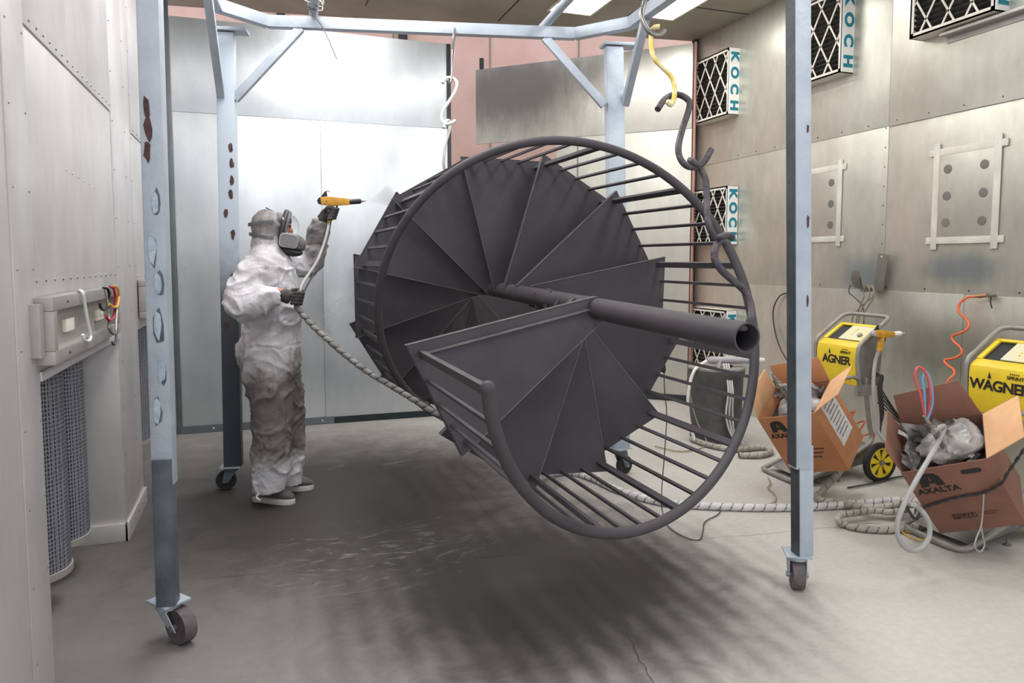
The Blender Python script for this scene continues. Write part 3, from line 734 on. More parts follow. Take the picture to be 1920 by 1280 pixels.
for (p, q) in ((ony(440, 186, 4.83), cBL + eb * .46 + Vector((0, 0, .02))), (ony(414, 178, 4.82), cBL + el * .62 + Vector((0, 0, .02))),
               (ony(1133, 198, 4.31), cBR - eb * .46 + Vector((0, 0, .02))), (ony(1172, 196, 4.30), cBR + er * .45 + Vector((0, 0, .02)))):
    MB().bar(p, q, .045, .05, (0, 0, 1)).build('brace', 'blue', gan, bevel=.002)
# flaked paint showing bare metal on the posts
def flake(at, z, dx, w, h, face, m, dep=.0345):
    c = at(z); n = 9; off = fwv * -dep if face == 'f' else fu * .0425
    ax = fu if face == 'f' else fwv
    poly = []
    for i in range(n):
        a = 2 * math.pi * i / n; r = random.uniform(.65, 1.1); poly.append(c + off + ax * (dx + math.cos(a) * w * r) + Vector((0, 0, math.sin(a) * h * r)))
    MB().prism(poly, off.normalized() * (.0024 if m == 'flake' else .0012)).build('paint_flake', m, gan, smooth=False)
lo = lambda z: LF0 + (LF1 - LF0) * ((z - LF0.z) / (LF1.z - LF0.z))
for z, dx, w, h, m in ((2.0, -.012, .014, .045, 'rust'), (1.92, -.008, .018, .05, 'rust'), (1.84, -.014, .014, .04, 'rust'), (1.66, .008, .015, .05, 'flake'), (1.5, -.008, .016, .06, 'flake'), (1.37, .01, .014, .05, 'flake'), (1.22, .004, .016, .07, 'flake'), (1.05, .012, .014, .05, 'flake'), (.9, -.008, .014, .05, 'flake')):
    if m == 'flake': flake(lo, z - .004, dx + .003, w * 1.2, h * 1.15, 'f', 'blue_dark')
    flake(lo, z, dx, w, h, 'f', m)
lb = lambda z: BL0 + (BL1 - BL0) * ((z - BL0.z) / (BL1.z - BL0.z))
for z, dx in ((2.15, .026), (2.05, .03), (1.95, .03), (1.86, .02), (1.75, -.01), (1.62, .03), (1.34, .02), (1.22, .01), (1.05, -.02)):
    flake(lb, z, dx, .016, .035, 'f', 'rust', .0385)
lr = lambda z: RF0 + (RF1 - RF0) * ((z - RF0.z) / (RF1.z - RF0.z))
for z, dx, h in ((1.62, .02, .03), (1.28, .018, .03), (2.0, .02, .02)):
    flake(lr, z, dx, .006, h, 'f', 'rust', .0335)

# crossbar pipes lying on the frame
fb = lambda x: Vector((x, cLF.y + (cRF.y - cLF.y) * (x - cLF.x) / (cRF.x - cLF.x), ZT))
def pipe(b, f, lab):
    t = thing('crossbar_pipe', b, lab, 'pipe', 'pipes laid across the frame')
    MB().tube([b, f], .028, 16).build('pipe', 'blue', t)
    return t
bb = lambda x: Vector((x, cBL.y + (cBR.y - cBL.y) * (x - cBL.x) / (cBR.x - cBL.x), ZT))
zz = Vector((0, 0, .115))
t = pipe(bb(.36) + zz + Vector((0, .1, 0)), fb(.28) + zz + Vector((0, -.1, 0)), 'pale blue pipe tied with wire across the frame above the worker')
b_ = bb(.352) + zz + Vector((0, -.22, 0))
MB().tube(spl([b_ + Vector((-.14, -.02, .03)), b_ + Vector((-.05, 0, -.01)), b_ + Vector((.035, .0, -.03)), b_ + Vector((.04, .03, .03)), b_ + Vector((-.03, .05, .035)), b_ + Vector((-.035, .06, -.02)), b_ + Vector((.04, .07, -.03)), b_ + Vector((.035, .08, .03)), b_ + Vector((-.03, .1, .02)), b_ + Vector((-.02, .1, -.035)), b_ + Vector((.05, .11, -.12)), b_ + Vector((.13, .11, -.3))], 5), .004, 6).build('wire_tie', 'steel', t)
pipe(bb(1.80) + zz + Vector((0, .12, 0)), fb(1.62) + zz + Vector((0, -.1, 0)), 'pale blue pipe across the frame beside the near hooks')

# ================================================================== HOOKS
def ychain(v): return 1.9 + .6 * (610 - v) / 610
def cpath(L): return [ony(u, v, ychain(v) + d) for u, v, d in L]
def hook(pts, r, m, lab, group='s-hooks of the lifting chain', n=7, name='s_hook'):
    mb = MB().tube(spl(pts, n), r, 10)
    return one(mb, name, m, lab, 'hook', group)
tp = fb(1.41) + Vector((0, 0, .05))
hook([tp + Vector((.0, -.045, -.02)), tp + Vector((0, -.045, .06)), tp + Vector((0, .0, .085)), tp + Vector((0, .05, .05)), tp + Vector((0, .05, -.05))] + cpath([(1215, -40, .03), (1208, 5, .02), (1203, 28, 0), (1210, 50, 0), (1225, 64, 0), (1238, 66, -.01), (1247, 57, -.02)]), .0095, 'steel', 'grey bare steel hook hung over the top beam of the frame')
hook(cpath([(1237, 50, -.03), (1228, 51, -.02), (1222, 60, .015), (1221, 85, .01), (1226, 108, 0), (1240, 124, 0), (1256, 140, 0), (1264, 158, 0), (1264, 182, -.01), (1258, 196, -.02), (1250, 190, -.03)]), .0092, 'yellow_hook', 'worn yellow s-hook linking the grey hook to a dark one')
hook(cpath([(1233, 205, -.02), (1243, 190, -.015), (1256, 180, .015), (1275, 178, .01), (1292, 190, 0), (1290, 210, 0), (1280, 240, 0), (1272, 275, 0), (1276, 298, 0), (1290, 312, 0), (1308, 312, -.01), (1322, 300, -.02), (1333, 281, -.02)]), .0115, 'dark_hook', 'dark coated s-hook with a bent open end between the yellow hook and the coated bar')
hook(cpath([(1294, 300, .02), (1303, 306, -.02), (1314, 318, 0), (1323, 338, 0), (1325, 370, 0), (1326, 400, 0), (1330, 425, 0), (1342, 446, .01), (1352, 444, -.025), (1365, 441, -.03), (1374, 446, -.02)]), .0115, 'dark_hook', 'thick dark coated bar hook ending in a curl on the pole sling')
hook(cpath([(1362, 456, .03), (1350, 452, .025), (1341, 466, -.02), (1340, 485, -.02), (1352, 505, -.01), (1370, 522, 0), (1388, 537, 0), (1401, 552, 0), (1408, 575, 0), (1408, 596, -.01), (1400, 612, .0)]) + [p0 + Vector((-.004, .02, .03)), p0 + Vector((-.012, .07, .03))], .0125, 'dark_hook', 'dark coated sling bar hooked into the open end of the stair pole')
# far chain
yh = 4.55
H = lambda L: [ony(u, v, yh + d) for u, v, d in L]
hook(H([(849, 92, -.09), (850, 70, -.10), (852, 58, -.06), (852, 52, .02), (852, 60, .10), (851, 85, .12), (848, 120, .04), (846, 150, 0), (842, 155, -.01), (838, 150, -.02)]), .008, 'steel', 'long grey hook over the back beam of the frame', 'hooks of the far chain')
hook(H([(830, 156, -.02), (836, 147, 0), (848, 146, .01), (857, 156, 0), (853, 172, 0), (842, 190, 0), (832, 206, 0), (828, 220, 0), (833, 232, -.02), (845, 231, -.03), (854, 226, -.03)]), .0105, 'white_hook', 'white s-hook hanging from the long grey hook', 'hooks of the far chain')
hook(H([(832, 240, -.03), (836, 227, 0), (843, 228, .02), (842, 245, .02), (836, 265, .02), (833, 285, .03), (832, 310, .05), (840, 330, .08), (850, 326, .08)]), .0105, 'white_hook', 'white s-hook reaching down to the outer edge of the stair treads', 'hooks of the far chain')

# ================================================================== PERSON
PX = 1 / 315.0
per = thing('person', (.08, 4.5, 0), 'worker in dusty white coverall, hood and respirator, spraying powder with a raised gun', 'person')
body = MB(); yb = 4.52
body.loft([(ony(u, v, yb), (h * PX, 0, 0), (0, w, 0)) for v, u, h, w in ((705, 510, 40, .12), (690, 508, 53, .165), (660, 506, 60, .19), (635, 508, 55, .185), (614, 511, 50, .178), (600, 512, 53, .185), (575, 512, 53, .19), (545, 509, 49, .2), (515, 505, 47, .215), (492, 503, 43, .2), (476, 502, 36, .14), (460, 501, 29, .10), (446, 501, 27, .09), (430, 501, 29, .088))], 24)
body.loft([(ony(u, v, y), (h * PX, 0, 0), (0, w, 0)) for v, u, h, w, y in ((650, 505, 50, .12, 4.45), (700, 505, 48, .125, 4.43), (740, 508, 43, .115, 4.42), (775, 512, 38, .108, 4.41), (820, 512, 37, .105, 4.41), (870, 508, 36, .1, 4.42), (905, 505, 32, .085, 4.43), (922, 504, 29, .078, 4.43))], 20)
body.loft([(ony(u, v, y), (h * PX, 0, 0), (0, w, 0)) for v, u, h, w, y in ((655, 512, 45, .11, 4.6), (700, 520, 46, .12, 4.62), (740, 528, 42, .11, 4.63), (775, 534, 38, .105, 4.64), (820, 538, 34, .1, 4.65), (870, 540, 30, .092, 4.66), (908, 543, 25, .075, 4.66))], 20)
body.sphere(ony(459, 652, 4.5), .05, .09, .05)
body.sphere(ony(470, 690, 4.45), .05, .08, .06)
body.tube(spl([ony(493, 498, 4.40), ony(474, 515, 4.34), ony(455, 545, 4.29), ony(451, 572, 4.26), ony(470, 568, 4.24), ony(495, 560, 4.24), ony(524, 556, 4.25)], 4), [.085] * 4 + [.09] * 4 + [.088] * 4 + [.09] * 3 + [.092] * 3 + [.088] * 3 + [.075] * 2 + [.062] * 2, 18)
body.tube(spl([ony(528, 497, 4.66), ony(555, 497, 4.70), ony(580, 494, 4.70), ony(588, 478, 4.69), ony(594, 450, 4.67), ony(603, 412, 4.64)], 4), [.085] * 4 + [.08] * 4 + [.082] * 3 + [.08] * 4 + [.07] * 4 + [.058] * 2, 18)
# hood
body.sphere(ony(502, 427, yb), .098, .092, .112, 24)
def ridge(q): return (1 - abs(noise.noise(q)) * 3.0) if abs(noise.noise(q)) < .333 else 0.
def wrinkle(co, n):
    warp = Vector((noise.noise(co * 5), noise.noise(co * 5 + Vector((9, 1, 4))), noise.noise(co * 5 + Vector((2, 8, 5))))) * .9
    q = Vector((co.x * 4, co.y * 4, co.z * 6)) + warp
    if co.z < .95: q = Vector((co.x * 6, co.y * 6, co.z * 4.5)) + warp
    r1 = ridge(q) ** 2; r2 = ridge(q * 2.1 + Vector((3, 7, 1))) ** 2
    f = .4 if co.z > 1.56 else 1.0
    return f * (.015 * r1 + .007 * r2 - .008)
me = remeshed(body, .0085, 6, wrinkle)
for v in me.vertices: v.co -= OFF['person']
cov = link('coverall', me, 'suit', per, OFF['person'])
# head inside the mask
hc = ony(528, 428, yb)
fa = MB(); fa.sphere(hc + Vector((-.012, 0, -.01)), .06, .066, .085, 20); fa.sphere(hc + Vector((.05, 0, -.012)), .016, .014, .022, 10)
for sg in (-1, 1): fa.sphere(hc + Vector((.04, sg * .028, .022)), .014, .016, .01, 10)
mf = remeshed(fa, .006, 2)
for v in mf.vertices: v.co -= OFF['person']
face = link('face', mf, 'skin', per, OFF['person'])
for sg in (-1, 1): MB().sphere(hc + Vector((.045, sg * .028, .012)), .009, .011, .008, 10).build('eye', 'black', face)
MB().sphere(hc + Vector((-.008, 0, .045)), .066, .072, .05, 18).build('brow_cover', 'mask', per)
# full-face respirator
msk = MB()
mk = hc + Vector((.0, 0, -.015)); tilt = Vector((.18, 0, 1)).normalized(); fwd = Vector((.98, 0, -.18)).normalized()
ring = [mk + tilt * (.115 * math.sin(a)) + Vector((0, .088 * math.cos(a), 0)) + fwd * (.012 * math.sin(a) ** 2) for a in [2 * math.pi * i / 36 for i in range(36)]]
resp = MB().tube(ring, .017, 10, closed=True).build('respirator', 'mask_dark', per)
mc = mk + fwd * .03
MB().tube([p + fwd * .018 for p in ring], .011, 8, closed=True).build('visor_rim', 'mask', resp)
vs = [(mk + fwd * (.012 + .085 * math.sin(t)) + tilt * (.03 + .0 * t), Vector((0, .084 * math.cos(t), 0)), tilt * (.082 * math.cos(t))) for t in [i * 1.45 / 8 for i in range(9)]]
MB().loft(vs, 24).build('visor', 'visor', resp)
sg_ = -1
MB().tube(spl([ony(530, 407, yb - .088), ony(534, 420, yb - .088), ony(538, 438, yb - .086)], 4), .0042, 8).build('visor_trim', 'white_hook', resp)
nb = MB().loft([(mk + fwd * x + tilt * z, Vector((0, w, 0)), tilt * h) for x, z, w, h in ((.015, -.055, .074, .055), (.05, -.05, .066, .054), (.09, -.052, .052, .05), (.125, -.058, .038, .042), (.145, -.064, .022, .028), (.15, -.066, .01, .012))], 20)
nb.build('mask_body', 'mask', resp)
MB().loft([(mk + fwd * x + tilt * z, Vector((0, w, 0)), tilt * h) for x, z, w, h in ((-.01, -.10, .058, .018), (.03, -.112, .06, .022), (.085, -.117, .05, .024), (.125, -.112, .032, .016), (.138, -.108, .012, .008))], 18).build('chin_cup', 'mask_dark', resp)
for sg in (-1, 1):
    cc = ony(540, 452, yb) ; cc = Vector((cc.x, yb + sg * .082, cc.z)); ux = Vector((.985, 0, -.17)); uz = Vector((.17, 0, .985))
    po = [cc + ux * x + uz * z for x, z in round_rect(.106, .082, .022)]
    ca = MB().prism(po, (0, sg * .034, 0)).build('filter_cartridge', 'cartridge', resp, bevel=.004)
    g = MB()
    po2 = [cc + Vector((0, sg * .034, 0)) + ux * x + uz * z for x, z in round_rect(.094, .07, .018)]
    MB().prism(po2, (0, sg * .0012, 0)).build('cartridge_face', 'mask', ca)
    for i in range(9): g.bar(cc + Vector((0, sg * .036, 0)) + ux * (-.042 + .0105 * i) - uz * .031, cc + Vector((0, sg * .036, 0)) + ux * (-.042 + .0105 * i) + uz * .031, .003, .003, (0, 1, 0))
    for i in range(7): g.bar(cc + Vector((0, sg * .036, 0)) + uz * (-.03 + .01 * i) - ux * .043, cc + Vector((0, sg * .036, 0)) + uz * (-.03 + .01 * i) + ux * .043, .003, .003, (0, 1, 0))
    g.build('cartridge_grille', 'cartridge', ca, kind='stuff')
hcen = ony(502, 427, yb)
def on_hood(d, k=1.1):
    d = Vector(d); q = math.sqrt((d.x / .098) ** 2 + (d.y / .092) ** 2 + (d.z / .112) ** 2); return hcen + d * (k / q)
for zf, zb_ in ((-.75, -.35), (.35, .15)):
    st = [on_hood((.35 - 1.35 * math.sin(math.pi * i / 24), -math.cos(math.pi * i / 24), zf + (zb_ - zf) * math.sin(math.pi * i / 24))) for i in range(25)]
    b_ = MB()
    for p, q in zip(st, st[1:]): b_.bar(p, q + (q - p) * .1, .006, .018, (0, 0, 1))
    b_.build('head_strap', 'mask', resp)
MB().tube(spl([ony(495, 394, yb - .03), ony(507, 397, yb - .03), ony(522, 405, yb - .03), ony(527, 410, yb - .02)], 4), .006, 8).build('head_strap', 'mask', resp)
MB().tube([ony(498, 389, yb - .02), ony(516, 398, yb - .02)], .004, 6).build('strap_tab', 'mask', resp)
MB().lathe(ony(561, 463, yb - .03), (0, -1, 0), [(0, .008), (.006, .006)], 10).build('valve_stud', 'white_hook', resp)
# gloves
def glove(name, wrist, palm, pr_, fingers, thumb, rad=.0105):
    g = MB()
    g.tube(spl([wrist, (Vector(wrist) + Vector(palm)) / 2, palm], 3), [.034, .034, .036, .038, .04, .04, .036], 14)
    for f in fingers: g.tube(spl(f, 4), rad, 10); g.sphere(f[-1], rad, rad, rad, 8)
    g.tube(spl(thumb, 4), rad * 1.12, 10); g.sphere(thumb[-1], rad, rad, rad, 8)
    m = remeshed(g, .0045, 2)
    for v in m.vertices: v.co -= OFF['person']
    return link(name, m, 'glove', per, OFF['person'])
yg = 4.60
gdir = lambda u, v, dy=0: ony(u, v, yg + dy)
fs = []
for i in range(4):
    u, v = 626 - i * 1.9, 391 + i * 5.6
    fs.append([gdir(u - 9, v, .035), gdir(u + 4, v + .5, .026), gdir(u + 8, v + 1, 0), gdir(u + 3, v + 1.5, -.024), gdir(u - 5, v + 2, -.028)])
glove('left_glove', gdir(602, 413, .03), gdir(617, 398, .02), 0, fs, [gdir(611, 401, 0), gdir(610, 394, -.018), gdir(615, 389, -.028), gdir(624, 389, -.028)])
hd_ = lambda u, v, dy=0: ony(u, v, 4.25 + dy)
fs = []
for i in range(4):
    u, v = 561 - i * 1.5, 549 + i * 6.2
    fs.append([hd_(u - 12, v + 1, -.03), hd_(u - 1, v, -.04), hd_(u + 7, v + 1, -.022), hd_(u + 7, v + 2, .012), hd_(u, v + 2, .026)])
rg = glove('right_glove', hd_(524, 551, 0), hd_(545, 558, -.012), 0, fs, [hd_(540, 549, .01), hd_(550, 544, .02), hd_(560, 543, .03), hd_(567, 546, .022)])
MB().tube([hd_(519, 549, 0), hd_(531, 552, 0)], .0325, 14).build('wrist', 'skin', per)
# shoes
def shoe(heel, toe, lab_, lift=0):
    h, t = Vector((heel.x, heel.y, 0)), Vector((toe.x, toe.y, 0)); d = (t - h); L = d.length; d.normalize(); sd = Vector((-d.y, d.x, 0))
    pr_ = [(0, .028), (.06, .034), (.3, .035), (.6, .043), (.8, .044), (.93, .034), (1.0, .012)]
    outl = [h + d * L * x + sd * w for x, w in pr_] + [h + d * L * x - sd * w for x, w in reversed(pr_)]
    up = MB().loft([(h + d * L * x + Vector((0, 0, .03 + hh / 2)), sd * w, Vector((0, 0, hh / 2))) for x, w, hh in ((.01, .022, .05), (.06, .032, .085), (.22, .036, .105), (.42, .037, .095), (.6, .04, .07), (.8, .038, .05), (.93, .028, .036), (.99, .01, .02))], 16)
    o = up.build('shoe', 'shoe', per)
    MB().prism([p + Vector((0, 0, .001)) for p in outl], (0, 0, .032)).build('sole', 'sole', o, bevel=.004)
    for i in range(4): MB().bar(h + d * L * (.46 + .07 * i) + Vector((0, 0, .118 - .012 * i)) - sd * .016, h + d * L * (.46 + .07 * i) + Vector((0, 0, .118 - .012 * i)) + sd * .016, .006, .004).build('lace', 'sole', o)
shoe(onz(478, 938), onz(552, 945), 0); shoe(onz(510, 920), onz(588, 917), 0)
MB().tube(spl([ony(486, 923, 4.36), ony(481, 932, 4.35), ony(488, 938, 4.34)], 3), .006, 6).build('ankle_tie', 'sole', per)

# ---- spray gun in the raised hand
def spray_gun(G, ya, lab, body='yellow_gun', cap='black', brl='mask_dark'):
    """G(u, v, dy): point in the plane of the gun"""
    t = thing('spray_gun', tuple(G(612, 412)), lab, 'spray gun', 'powder spray guns')
    yw = Vector((0, .017, 0))
    bd = MB().prism([G(u, v) - yw for u, v in ((600, 371), (604, 369), (620, 369), (640, 371), (655, 373), (655, 384), (632, 385.5), (612, 385), (602, 383))], yw * 2).build('gun_body', body, t, bevel=.004)
    MB().prism([G(u, v) - yw * .9 for u, v in ((594.5, 376), (597, 371), (601, 369.5), (603, 383.5), (597, 382))], yw * 1.8).build('rear_cap', cap, t, bevel=.003)
    a, b = G(654, 378.4), G(677, 377); ax = (b - a).normalized(); L = (b - a).length
    MB().lathe(a, ax, [(0, .0165), (L * .9, .0165), (L, .012)], 18).build('barrel', brl, t)
    MB().lathe(b, ax, [(0, .009), (.012, .009), (.013, .005), (.022, .004), (.024, .007), (.03, .001)], 12).build('nozzle', 'cartridge', t)
    MB().prism([G(u, v) - yw * .25 for u, v in ((601, 369), (609, 359), (612, 358.5), (614, 368))], yw * .5).build('hanger', 'black', t)
    MB().tube([G(610, 359), G(615, 358), G(619, 360)], .002, 6).build('hanger_hook', 'black', t)
    MB().prism([G(u, v) - yw * .8 for u, v in ((619, 384), (628, 384), (622, 417), (613, 416))], yw * 1.6).build('grip', 'yellow_gun', t, bevel=.004)
    MB().prism([G(u, v) - yw * .3 for u, v in ((630, 385), (634, 385), (631, 395), (629, 395))], yw * .6).build('trigger', 'black', t)
    MB().lathe(G(612, 377, -.018), (0, -1, 0), [(0, .004), (.002, .003)], 8).build('screw', 'black', t)
    return t
spray_gun(gdir, yg, 'yellow spray gun with black barrel held up in the worker\'s raised hand')
# powder leaving the nozzle
def haze():
    m = bpy.data.materials.new('powder_mist'); m.use_nodes = True; nt = m.node_tree; nt.nodes.clear()
    out = N(nt, 'ShaderNodeOutputMaterial'); vs = N(nt, 'ShaderNodeVolumePrincipled'); vs.inputs['Color'].default_value = (.55, .5, .46, 1); vs.inputs['Density'].default_value = 4.0
    nt.links.new(vs.outputs[0], out.inputs['Volume']); return m
a, b = gdir(686, 378), ony(738, 366, 4.5); ax = b - a
one(MB().lathe(a, ax, [(0, .004), (ax.length * .5, .035), (ax.length * .85, .07), (ax.length, .05)], 16), 'powder_cloud', haze(), 'thin cloud of sprayed powder between the gun nozzle and the stair treads', 'powder cloud')

# ---- hoses from the gun
one(MB().tube(spl([gdir(617, 414), gdir(614, 432, -.04), gdir(607, 458, -.1), gdir(594, 490, -.2), gdir(578, 515, -.28), hd_(567, 532, .02), hd_(563, 545, -.005), hd_(559, 560, -.004)], 6), .0085, 8), 'gun_hose', 'hose_grey', 'grey hose running from the raised gun down to the hand at the waist', 'hose', 'hoses of the held gun')
one(MB().tube(spl([gdir(620, 416), gdir(617, 434, -.04), gdir(610, 462, -.1), gdir(598, 497, -.2), gdir(582, 524, -.28), hd_(571, 545, .01), hd_(563, 562, .003), hd_(559, 568, .004)], 6), .0055, 8), 'gun_cable', 'cable', 'thin dark cable running beside the grey hose of the raised gun', 'cable', 'hoses of the held gun')
one(MB().wraphose(spl([hd_(564, 545, -.004), hd_(556, 572, .0), ony(575, 598, 4.22), ony(605, 628, 4.15), ony(645, 663, 4.07), ony(690, 697, 3.98), ony(740, 727, 3.91), ony(785, 755, 3.86), ony(820, 777, 3.84), ony(860, 800, 3.86), Vector((1.25, 3.95, .36)), Vector((1.55, 4.2, .2))], 8), .0155, .05, .14), 'wrapped_hose', ['hose_wrap_dark', 'hose_core'], 'grey spiral-wrapped hose leading from the hand of the worker under the staircase', 'hose')
one(MB().wraphose(spl([Vector((1.55, 4.2, .2)), Vector((1.75, 4.35, .08))] + [onz(u, v, .022) for u, v in ((1065, 884), (1110, 896), (1150, 915), (1195, 930), (1245, 942), (1300, 947), (1400, 951), (1480, 951), (1560, 948), (1620, 943), (1680, 938), (1730, 941), (1800, 942))], 8), .0205, .062, .09), 'wrapped_hose', ['hose_wrap', 'hose_core'], 'white spiral-wrapped hose lying straight across the floor from staircase to the powder units', 'hose')
one(MB().wraphose(spl([onz(u, v, .05) for u, v in ((1700, 955), (1670, 960), (1640, 957), (1600, 962), (1578, 966), (1571, 974))] + [onz(u, v, .02) for u, v in ((1580, 982), (1600, 988), (1630, 992), (1665, 993), (1700, 990), (1730, 985), (1745, 975), (1738, 965), (1715, 958))], 7), .0165, .05, .1), 'wrapped_hose', ['hose_wrap_dirty', 'hose_core'], 'dusty spiral-wrapped hose coiled in a loop on the floor before the leaning brown box', 'hose')
one(MB().wraphose(spl([ony(1588, 864, 3.55), ony(1578, 880, 3.5), ony(1560, 900, 3.47), onz(1540, 922, .03), onz(1532, 931, .02), onz(1542, 938, .02), onz(1570, 941, .02), onz(1600, 947, .045), onz(1640, 951, .065), onz(1690, 946, .07), onz(1740, 948, .05)], 7), .018, .055, .06), 'wrapped_hose', ['hose_wrap_dirty', 'hose_core'], 'dusty wrapped hose bending down from the first cart and along the floor', 'hose')
one(MB().wraphose(spl([onz(u, v, .025) for u, v in ((1296, 822), (1330, 834), (1380, 842), (1430, 838), (1445, 846), (1425, 853), (1385, 853))], 7), .02, .055, .06), 'wrapped_hose', ['hose_wrap_dirty', 'hose_core'], 'pale wrapped hose curled on the floor in front of the dark drum', 'hose')

# ================================================================== POWDER UNITS
def unit(dy, words, lab, cat_group='powder coating carts'):
    X = lambda x, y, z: Vector((x, y + dy, z))
    t = thing('powder_cart', (3.6, 3.86 + dy, 0), lab, 'powder cart', cat_group)
    y0, y1 = 3.685, 4.035; Y = Vector((0, y1 - y0, 0))
    MB().prism([X(3.71, y0 + .012, .64), X(3.70, y0 + .012, .86), X(3.72, y0 + .012, .89), X(3.86, y0 + .012, .965), X(3.93, y0 + .012, .95), X(3.90, y0 + .012, .62)], Y - Vector((0, .024, 0))).build('housing', 'pan_grey', t, bevel=.008)
    # yellow shell: front plate bent into the top frame
    pr_ = [(3.70, .63), (3.684, .74), (3.683, .85), (3.692, .885), (3.715, .905), (3.74, .918)]
    outer = [X(x, y0, z) for x, z in pr_]; inner = [X(x + .012, y0, z - .004) for x, z in reversed(pr_)]
    sh = MB().prism(outer + inner, Y).build('yellow_shell', 'yellow', t, bevel=.003)
    sl = Vector((.155, 0, .10)); nrm = Vector((-.10, 0, .155)).normalized()
    fr = MB(); b0 = X(3.735, y0, .916)
    for (a, b) in ((0, .03), (.32, .35)): fr.obox(b0 + sl / 2 + Vector((0, (a + b) / 2, 0)), sl / 2, Vector((0, (b - a) / 2, 0)), nrm * .006)
    fr.obox(b0 + sl * .96 + Y / 2, sl * .06, Y / 2, nrm * .006)
    fr.build('top_frame', 'yellow', t, bevel=.003)
    MB().obox(b0 + sl * .5 + Y / 2 - nrm * .012, sl * .46, Vector((0, .145, 0)), nrm * .004).build('recess', 'black', t)
    MB().obox(b0 + sl * .5 + Vector((0, .13, 0)) - nrm * .002, sl * .42, Vector((0, .095, 0)), nrm * .004).build('control_panel', 'panel', t, bevel=.002)
    MB().lathe(b0 + sl * .35 + Vector((0, .075, 0)), nrm, [(0, .018), (.018, .016), (.02, .01)], 14).build('knob', 'tube_grey', t)
    for i in range(4): MB().lathe(b0 + sl * (.35 + .12 * i) + Vector((0, .15, 0)), nrm, [(0, .006), (.005, .005)], 8).build('button', 'yellow', t)
    # lettering on the front plate
    fx = 3.682
    text(words, .078, X(fx, 3.855 if words == 'AGNER' else 3.862, .785), (0, -1, 0), (.0, 0, 1), 'ink', t, 'lettering', .0022, sx=1.02, spacing=.92)
    MB().prism([X(fx, 3.925, .825), X(fx, 3.905, .825), X(fx, 3.917, .86)], (-.001, 0, 0)).build('flame_mark', 'ink', t)
    text('SPRINT', .026, X(fx - .0005, 3.775, .842), (0, -1, 0), (0, 0, 1), 'ink', t, 'lettering', .0003, sx=1.1)
    for i in range(5): MB().box(X(fx - .001, 3.80 - i * .011, .86), X(fx, 3.806 - i * .011, .866)).build('dot_mark', 'ink', t)
    MB().box(X(3.688, 3.735, .668), X(3.70, 3.80, .684)).build('slot', 'black', t)
    # handle
    hp = [X(3.70, 3.665, .66), X(3.675, 3.663, .80), X(3.69, 3.663, .90), X(3.76, 3.663, .955), X(3.91, 3.665, 1.06), X(3.945, 3.70, 1.08), X(3.95, 3.76, 1.083), X(3.95, 3.96, 1.083), X(3.945, 4.02, 1.08), X(3.91, 4.055, 1.06), X(3.76, 4.057, .955), X(3.70, 4.057, .91), X(3.69, 4.057, .82), X(3.71, 4.055, .66)]
    MB().tube(spl(hp, 5), .0135, 12).build('handle', 'tube_grey', t)
    # frame tube: columns, rails and front loop
    fp = [X(3.79, 3.70, .68), X(3.80, 3.70, .55), X(3.835, 3.70, .36), X(3.855, 3.695, .27), X(3.80, 3.69, .215), X(3.60, 3.69, .135), X(3.36, 3.69, .045), X(3.28, 3.70, .022), X(3.245, 3.76, .02), X(3.25, 3.95, .02), X(3.26, 4.04, .022), X(3.31, 4.06, .03), X(3.55, 4.05, .12), X(3.82, 4.04, .22), X(3.855, 4.03, .28), X(3.83, 4.02, .42), X(3.80, 4.02, .68)]
    MB().tube(spl(fp, 5), .0155, 12).build('cart_frame', 'tube_grey', t)
    MB().prism([X(3.32, 3.71, .035), X(3.86, 3.71, .225), X(3.86, 3.71, .10), X(3.40, 3.71, .025)], (0, .33, 0)).build('base_pan', 'pan_grey', t, bevel=.004)
    MB().obox(X(3.76, 3.68, .60), (.07, 0, 0), (0, .015, 0), (0, 0, .035)).build('clamp', 'tube_grey', t, bevel=.004)
    MB().tube(spl([X(3.70, 3.66, .60), X(3.69, 3.655, .66), X(3.66, 3.65, .69), X(3.60, 3.65, .70), X(3.50, 3.67, .675), X(3.36, 3.74, .645)], 6), .0125, 12).build('arm', 'tube_grey', t)
    for sx in (3.42, 3.58): MB().lathe(X(sx, 3.70, 0), (0, 0, 1), [(0.001, .018), (.008, .018), (.012, .006), (.04, .006)], 10).build('foot', 'pan_grey', t)
    # wheels
    for sy, out in ((3.60, -1), (4.12, 1)):
        c = X(3.83, sy, .13); w2 = .02
        wl_ = MB().lathe(c - Vector((0, w2, 0)), (0, 1, 0), [(0, .100), (0, .122), (.006, .13), (.034, .13), (.04, .122), (.04, .100)], 32, ring=True).build('wheel', 'black_rubber', t)
        hb = MB().lathe(c - Vector((0, w2 * .8, 0)), (0, 1, 0), [(0, .088), (0, .103), (.032, .103), (.032, .088)], 32, ring=True)
        for i in range(7):
            a = 2 * math.pi * i / 7 + .2
            d = Vector((math.cos(a), 0, math.sin(a))); e = Vector((-math.sin(a), 0, math.cos(a)))
            o = Vector((0, -.012, 0))
            hb.prism([c + o + d * .015 - e * .006, c + o + d * .094 - e * .026, c + o + d * .094 + e * .026, c + o + d * .015 + e * .006], (0, .024, 0))
        hb.build('wheel_hub', 'yellow', wl_)
        MB().lathe(c + Vector((0, -.004, 0)), (0, 1, 0), [(0, .088), (.008, .088)], 24).build('wheel_disc', 'black', wl_)
        MB().lathe(c - Vector((0, .026, 0)), (0, 1, 0), [(-.004, .008), (0, .018), (.052, .018), (.056, .008)], 14).build('hub_cap', 'steel', wl_)
    MB().tube([X(3.83, 3.60, .13), X(3.83, 4.12, .13)], .01, 8).build('axle', 'dark_metal', t)
